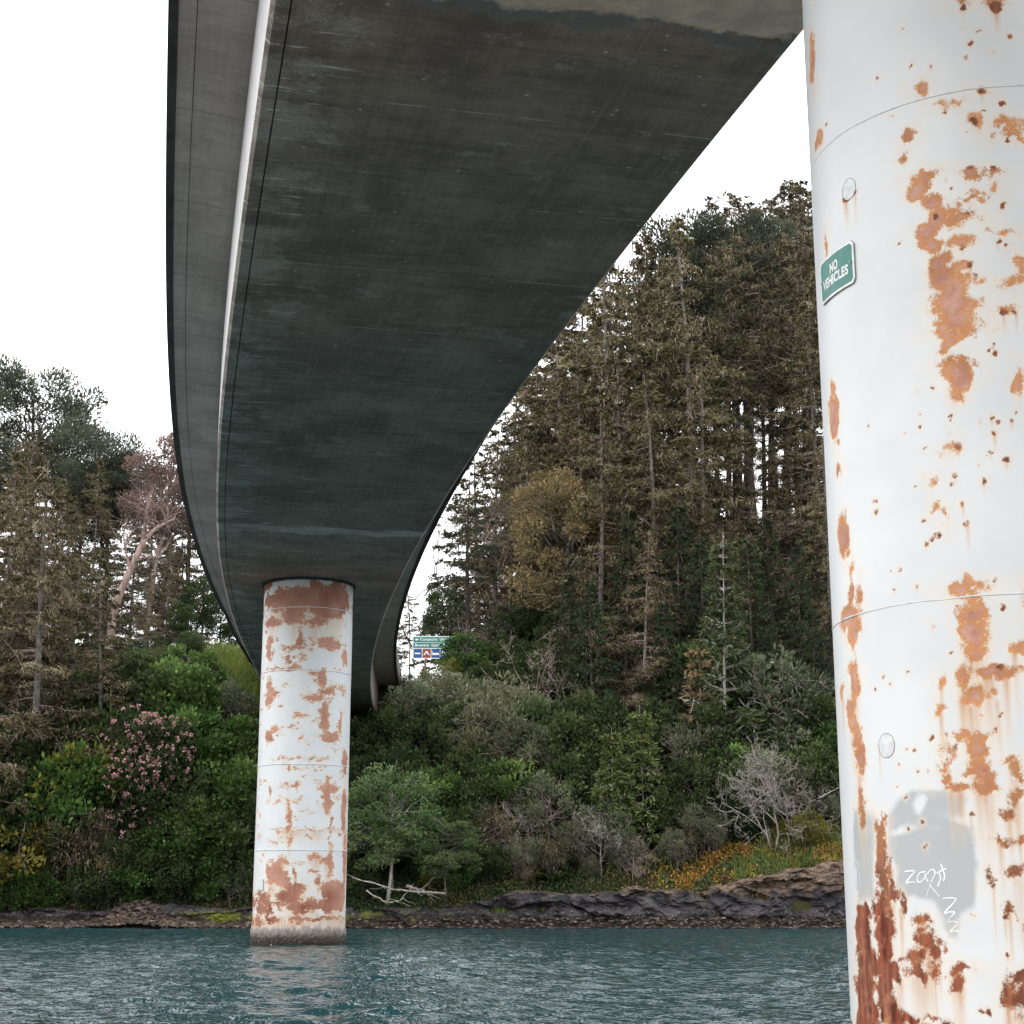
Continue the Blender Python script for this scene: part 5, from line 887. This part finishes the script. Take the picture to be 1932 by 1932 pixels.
# --- shrubs of the left bank
SL = 'shrubs on the left bank'
plant('rhodo', 262, 70.6, 1325, None, 0, 'dark rhododendron dotted with pink blossom on the left bank', 'shrub', SL, 0.3)
plant('rhodo', 300, 71.2, 1345, None, 0, 'second pink-flowered rhododendron tucked behind the first', 'shrub', SL, 2.3)
for px, Y, tp, kd in [(325, 74.5, 1225, 'green'), (365, 74.5, 1245, 'green'), (385, 77, 1222, 'green'), (335, 77, 1208, 'green'), (290, 76.5, 1225, 'dark'), (350, 79, 1185, 'dark'), (250, 77, 1215, 'dark'), (425, 75.2, 1275, 'grey'), (350, 72.5, 1300, 'green'), (400, 72.8, 1330, 'green'), (450, 73.2, 1340, 'green'), (485, 73.5, 1330, 'dark'), (420, 71.2, 1400, 'green'), (465, 71.0, 1420, 'green'), (380, 70.2, 1470, 'green'), (440, 69.9, 1500, 'green'), (345, 69.9, 1500, 'green'), (475, 70.0, 1480, 'dark'), (400, 69.5, 1560, 'green'), (350, 69.4, 1580, 'dark'), (455, 69.4, 1620, 'grey'), (300, 74.5, 1250, 'dark'), (320, 70.8, 1400, 'dark'), (300, 69.8, 1530, 'dark')]:
    plant(kd, px, Y, tp, None, None, {'green': '*bright green leafy shrub', 'dark': '*dark green leafy shrub', 'grey': '*pale grey-green bush'}[kd], 'shrub', SL)
for px, Y, tp, kd in [(20, 69.6, 1560, 'dark'), (70, 69.4, 1600, 'green'), (40, 69.8, 1500, 'yellow'), (10, 70.5, 1460, 'dark'), (110, 70.2, 1490, 'dark'), (150, 70.8, 1380, 'green'), (160, 71.4, 1350, 'yellow'), (100, 71.8, 1330, 'dark'), (130, 73, 1300, 'dark'), (230, 73.5, 1280, 'dark'), (20, 72, 1360, 'dark'), (-10, 71, 1420, 'dark'), (215, 69.7, 1560, 'dark'), (260, 69.5, 1570, 'green'), (60, 73.5, 1290, 'grey'), (250, 75, 1230, 'dark'), (180, 75, 1240, 'dark'), (105, 69.3, 1620, 'green'), (15, 69.2, 1640, 'green'), (190, 69.3, 1610, 'dark')]:
    plant(kd, px, Y, tp, None, None, {'green': '*green leafy shrub', 'dark': '*dark green leafy shrub', 'yellow': '*yellow-green leafy shrub', 'grey': '*grey-green shrub'}[kd], 'shrub', SL)
plant('shag', 165, 69.9, 1470, None, 0, 'shaggy hanging brown-green bush over the left waterline', 'shrub', SL, 0.5); plant('shag', 225, 69.6, 1545, None, 1, 'brown drooping dead-twig bush reaching down to the left waterline', 'shrub', SL, 1.5)
# --- shrubs under the bridge end and on the right slope
SR = 'shrubs on the right slope'
rl = {'green': '*mid green leafy shrub', 'dark': '*dark green shrub', 'grey': '*grey-green twiggy willow shrub', 'yellow': '*yellow-green shrub', 'shag': '*shaggy olive bush'}
lst = [(690, 76, 1350, 'dark'), (740, 77, 1320, 'dark'), (780, 79, 1275, 'grey'), (835, 81, 1255, 'grey'), (800, 76, 1340, 'dark'), (880, 80, 1270, 'grey'), (940, 79, 1262, 'grey'), (990, 78, 1290, 'grey'), (930, 76, 1320, 'grey'), (1000, 75.5, 1350, 'grey'), (870, 75, 1370, 'dark'), (760, 74, 1390, 'dark'), (700, 73.5, 1410, 'dark'), (820, 73.2, 1430, 'green'), (900, 73.5, 1420, 'dark'), (960, 73.5, 1410, 'green'), (1060, 76, 1330, 'dark'), (1110, 77.5, 1290, 'dark'), (1080, 73.8, 1410, 'dark'), (1030, 72.5, 1450, 'grey'), (870, 71.5, 1500, 'dark'), (930, 71.2, 1510, 'shag'), (700, 71.2, 1470, 'green'), (680, 70.6, 1550, 'green'), (810, 70.8, 1520, 'green'), (860, 70.2, 1580, 'green'), (920, 70.2, 1580, 'dark'), (980, 70.6, 1570, 'grey'), (1040, 70.7, 1560, 'shag'), (1090, 71.2, 1530, 'grey'), (1140, 71.8, 1500, 'grey'), (1170, 71.0, 1560, 'grey'), (1250, 72.5, 1470, 'dark'), (1230, 73.5, 1440, 'dark'), (1300, 73, 1420, 'dark'), (1340, 74.5, 1370, 'dark'), (1390, 74.2, 1380, 'green'), (1310, 75, 1350, 'grey'), (1430, 75.5, 1330, 'dark'), (1480, 75, 1350, 'grey'), (1460, 76.5, 1210, 'grey'), (1530, 76, 1290, 'dark'), (1560, 75, 1350, 'green'), (1380, 72.6, 1440, 'dark'), (1310, 71.8, 1500, 'grey'), (1280, 71.2, 1540, 'shag'), (1340, 71.5, 1530, 'grey'), (1400, 71.9, 1490, 'dark'), (1430, 73.0, 1400, 'grey'), (1500, 72.8, 1430, 'grey'), (1530, 73.8, 1390, 'dark'), (1590, 74, 1380, 'dark'), (1200, 75.5, 1370, 'dark'), (1250, 77, 1310, 'dark'), (1150, 76, 1330, 'dark'), (840, 77.5, 1300, 'dark'), (900, 77.5, 1300, 'grey'), (1020, 77, 1300, 'dark'), (1370, 76, 1300, 'dark'), (1410, 77.2, 1260, 'dark'), (1490, 78, 1240, 'dark'), (1600, 72, 1470, 'grey'), (770, 82, 1270, 'grey'), (800, 84, 1262, 'yellow'), (850, 85, 1236, 'yellow'), (875, 86.0, 1185, 'green'), (905, 87, 1200, 'dark'), (960, 88, 1190, 'dark'), (1010, 86, 1200, 'dark'), (1060, 88, 1160, 'dark'), (950, 92, 1150, 'dark'), (1000, 93, 1120, 'dark'), (1050, 95, 1090, 'dark'), (1100, 89, 1120, 'dark'), (1340, 79.5, 1180, 'dark'), (920, 83, 1240, 'dark'), (980, 84, 1220, 'dark'), (1040, 82, 1220, 'dark'), (655, 79, 1335, 'dark'), (620, 82, 1330, 'dark')]
for px, Y, tp, kd in lst: plant(kd, px, Y, tp, None, None, rl[kd], 'shrub', SR)
rg = R(404)
for i in range(64):      # saplings and young growth filling in between the bigger bushes
    px = rg.uniform(670, 1600); Y = rg.uniform(69.6, 80); kd = rg.choice(['green', 'dark', 'grey', 'grey', 'yellow', 'shag', 'bare', 'dark'])
    if Y < 72.5 and 1110 < px < 1250 or Y < 76 and 1320 < px < 1410: continue
    plant(kd, px, Y, None, rg.uniform(0.9, 2.1), None, {**rl, 'bare': '*dry twiggy bush'}[kd], 'shrub', SR)
for i in range(22):
    px = rg.uniform(-10, 480); Y = rg.uniform(69.3, 75); kd = rg.choice(['green', 'dark', 'green', 'yellow', 'shag', 'dark', 'bare'])
    plant(kd, px, Y, None, rg.uniform(1.0, 2.2), None, {**rl, 'bare': '*dry twiggy bush'}[kd], 'shrub', SL)
plant('alder', 735, 69.3, 1415, None, 0, 'slim alder with pale trunk and fresh leaves right beside the mid-river pier', 'tree', None, 0.4, wide=1.25)
plant('alder', 845, 69.6, 1530, None, 1, 'smaller two-stemmed alder leaning over the bank near the slim alder', 'tree', None, 1.4, wide=1.3)
plant('alder', 690, 69.8, 1480, None, 1, 'leafy alder sapling half behind the mid-river pier', 'tree', None, 2.4, wide=1.3)
plant('bare', 1020, 79.5, 1165, None, 1, 'large brown leafless shrub in the middle of the right slope', 'shrub', 'leafless shrubs', 0.5, wide=0.75)
plant('bare', 960, 71.6, 1470, None, 2, 'grey leafless shrub with contorted twigs halfway up the right slope', 'shrub', 'leafless shrubs', 1.5, wide=0.9)
plant('bare', 1450, 71.2, 1360, None, 0, 'big pale lichen-grey leafless shrub above the orange ground cover', 'shrub', 'leafless shrubs', 0.2, wide=0.85)
plant('bare', 1500, 71.6, 1440, None, 2, 'low pale leafless shrub right of the big lichen-grey one', 'shrub', 'leafless shrubs', 2.2, wide=1.1)
plant('bare', 1190, 70.3, 1545, None, 1, 'pinkish leafless shrub just above the rock face', 'shrub', 'leafless shrubs', 0.9, wide=0.9)
plant('bare', 1135, 70.8, 1490, None, 2, 'thin leafless shrub left of the pinkish one', 'shrub', 'leafless shrubs', 3.0, wide=0.8)
plant('bare', 905, 91, 1130, None, 1, 'thin leafless shrub under the layered cypress', 'shrub', 'leafless shrubs', 3.0, wide=0.8)
for px, Y in [(1055, 72.4), (1085, 72.6), (1030, 71.9), (1075, 71.5), (1012, 71.2), (1100, 73.2), (1045, 70.4), (985, 72.6), (1125, 73.8), (1060, 74.6)]:
    plant('fern', px, Y, None, R(int(px)).uniform(0.9, 1.3), None, '*sword fern clump', 'fern', 'sword ferns')
# --- driftwood and fallen limbs
def log(name, pts, r, mat, label, cat='branch', group=None, twig_n=6, seed=1):
    rg = R(seed); P = np.array(pts, float); o = empty(name, P[0]); acc = Acc(); t = np.arange(len(P)); tt = np.linspace(0, len(P) - 1, 16); Q = np.stack([np.interp(tt, t, P[:, k]) for k in range(3)], -1) - P[0]; Q += rg.normal(0, r * 0.5, Q.shape)
    acc.tube(Q, np.linspace(r, r * 0.4, 16), 6, cap=True); link('limb', acc.mesh('limb', M[mat], True), o); tw = Acc()
    for i in range(twig_n): A = Q[rg.integers(5, 16)]; limb(tw, A, A + rg.normal(0, 1, 3) * np.array([0.5, 0.2, 0.35]), r * 0.35, r * 0.12, rg, 0, 5, 4)
    link('twigs', tw.mesh('twigs', M[mat]), o)['kind'] = 'stuff'; return tag(o, label, cat, group)
def wp(px, py, Y): return (at_x(px, Y, py), Y, top_z(py, Y))
log('fallen_branch', [wp(838, 1686, 68.3), wp(800, 1683, 68.0), wp(752, 1680, 67.8), wp(700, 1666, 67.9), wp(664, 1655, 68.2)], 0.05, 'bark_pale', 'pale fallen branch lying along the foot of the alder', 'branch', None, 9, 1)
lt = empty('bare_tree', wp(210, 1185, 78)); acc = Acc(); b0 = np.array(wp(210, 1185, 78))
def bough(pts, r0, r1):
    Q = np.array([wp(a, b, 78 + c) for a, b, c in pts]) - b0; t = np.arange(len(Q)); tt = np.linspace(0, len(Q) - 1, 22); Q = np.stack([np.interp(tt, t, Q[:, q]) for q in range(3)], -1)
    for _ in range(2): Q[1:-1] = (Q[:-2] + 2 * Q[1:-1] + Q[2:]) / 4
    acc.tube(Q + R(9).normal(0, 0.012, Q.shape), np.linspace(r0, r1, 22), 7); return Q
bb = [bough([(205, 1225, 0), (215, 1150, 0), (238, 1092, 0), (258, 1050, 0), (272, 1018, 0.3)], 0.21, 0.15)]; link('trunk', acc.mesh('trunk', M['bark_pink'], True), lt); acc = Acc()
bb += [bough([(271, 1022, 0.3), (292, 998, 0.6), (330, 978, 1.2)], 0.13, 0.05), bough([(270, 1020, 0.3), (276, 975, -0.5), (281, 930, -0.8)], 0.12, 0.03), bough([(246, 1078, 0), (236, 1035, 0.4), (232, 1000, 0.6)], 0.08, 0.03), bough([(250, 1062, 0), (280, 1050, -0.6), (300, 1052, -0.9)], 0.05, 0.02)]
rg = R(31)
for Q in bb[1:]:
    for i in range(16):
        A = Q[rg.integers(7, 22)]; E_ = A + rg.normal(0, 0.55, 3) + [0.1, 0, 0.45]; limb(acc, A, E_, 0.022, 0.007, rg, 0, 5, 4, 0.09)
        for j in range(3): limb(acc, E_ + (A - E_) * rg.uniform(0, 0.6), E_ + rg.normal(0, 0.45, 3), 0.01, 0.004, rg, 0, 4, 3, 0.09)
q = link('branches', acc.mesh('branches', M['bark_pink']), lt); q['kind'] = 'stuff'
tag(lt, 'leaning bare tree with forked pinkish grey trunk in front of the russet tree', 'tree', 'trees on the left bank')
log('driftwood', [wp(768, 1672, 68.2), wp(800, 1682, 68.1), wp(812, 1690, 68.0)], 0.08, 'twig', 'short brown broken log across the pale fallen branch', 'log', None, 3, 2)
log('fallen_branch', [wp(690, 1680, 68.0), wp(730, 1703, 67.8), wp(755, 1700, 67.8), wp(772, 1680, 68.2)], 0.035, 'bark_pale', 'curved root-like limb hanging at the waterline under the alder', 'branch', None, 3, 3)
log('dead_stick', [wp(1545, 1506, 71.5), wp(1570, 1492, 71.4), wp(1590, 1483, 71.3)], 0.03, 'bark_pale', 'pale dead stick lying on the grassy slope beside the near pier', 'branch', None, 2, 4)
log('dead_stick', [wp(1001, 1303 - 65, 84), wp(1020, 1290 - 65, 84)], 0.03, 'bark_pale', 'pale stick showing among the bushes on the upper slope', 'branch', None, 2, 5)
# --- ground cover: ivy, bramble, iceplant and grass that nobody could count
k = NT('ground_cover_leaves'); t = k.attr('tone')
c = k.ramp(t, [(0.0, (0.014, 0.028, 0.012)), (0.25, (0.035, 0.065, 0.022)), (0.45, (0.085, 0.105, 0.035)), (0.6, (0.075, 0.052, 0.030)), (0.75, (0.14, 0.085, 0.040)), (0.88, (0.27, 0.115, 0.025)), (1.0, (0.27, 0.24, 0.045))])
M['cover'] = k.set(c, 0.7, 0.15); rg = R(77); acc = Acc(); N = 150000
x = rg.uniform(-27, 22, N); dd = 0.9 + rg.exponential(6.5, N); yv = shore_y(x) + dd; ok = (dd < 26); x, yv, dd = x[ok], yv[ok], dd[ok]; z = road_cut(x, yv, terr(x, yv)); n = len(x)
sp = fbm(x * 0.35, yv * 0.35, 4) + 0.25 * rg.normal(size=n); tone = np.where(sp < 0.0, 0.12, np.where(sp < 0.22, 0.30, 0.58))
warm = sstep(3.0, 8, x) * sstep(5.5, 2.5, dd - 0.1 * x * (x > 8)) + 0.0; p = rg.random(n); q2 = fbm(x * 0.8, yv * 0.8, 9)
tone = np.where(p < warm * 0.85, np.where(q2 < -0.12, 0.9, np.where(q2 < 0.12, 0.45, np.where(q2 < 0.25, 0.98, 0.70))), tone)
tone = np.clip(tone + rg.normal(0, 0.05, n), 0, 1); hgt = np.where(warm > 0.3, 0.22, 0.45) * rg.random(n)
B = np.stack([x, yv, z + hgt - 0.02], -1); d = unit(rg.normal(size=(n, 3)) + np.array([0, -0.5, 0.7])); acc.leaves(B, d, rperp(d, rg), rg.uniform(0.08, 0.19, n), rg.uniform(0.05, 0.10, n), tone)
tag(link('ground_cover', acc.mesh('ground_cover', M['cover'])), 'low ivy, bramble and orange iceplant carpeting the far bank', 'ground cover', kind='stuff')
acc = Acc()
def grass(x, y, hmax, n):
    z = road_cut(x, y, terr(x, y)); B = np.stack([x, y, z - 0.02], -1); d = unit(rg.normal(0, 0.35, (n, 3)) + [0, -0.15, 1]); acc.leaves(B, d, rperp(d, rg), hmax * rg.uniform(0.4, 1.1, n), rg.uniform(0.025, 0.05, n), np.clip(rg.normal(0.55, 0.2, n), 0, 1), 0.25)
n = 20000; xx = rg.normal(-13.5, 1.1, n); yy = rg.normal(77.4, 1.6, n); grass(xx, yy, 0.75, n)
n = 22000; xx = rg.uniform(9.5, 22, n); yy = shore_y(xx) + rg.uniform(1.6, 7.0, n); kp = fbm(xx * 0.6, yy * 0.6, 2) > -0.05; grass(xx[kp], yy[kp], 0.38, int(kp.sum()))
n = 6000; xx = rg.uniform(-14, 4, n); yy = shore_y(xx) + rg.uniform(0.7, 1.3, n); grass(xx, yy, 0.3, n)
tag(link('grass', acc.mesh('grass', M['grassm'])), 'rough green grass on the open patches of the far bank', 'grass', kind='stuff')
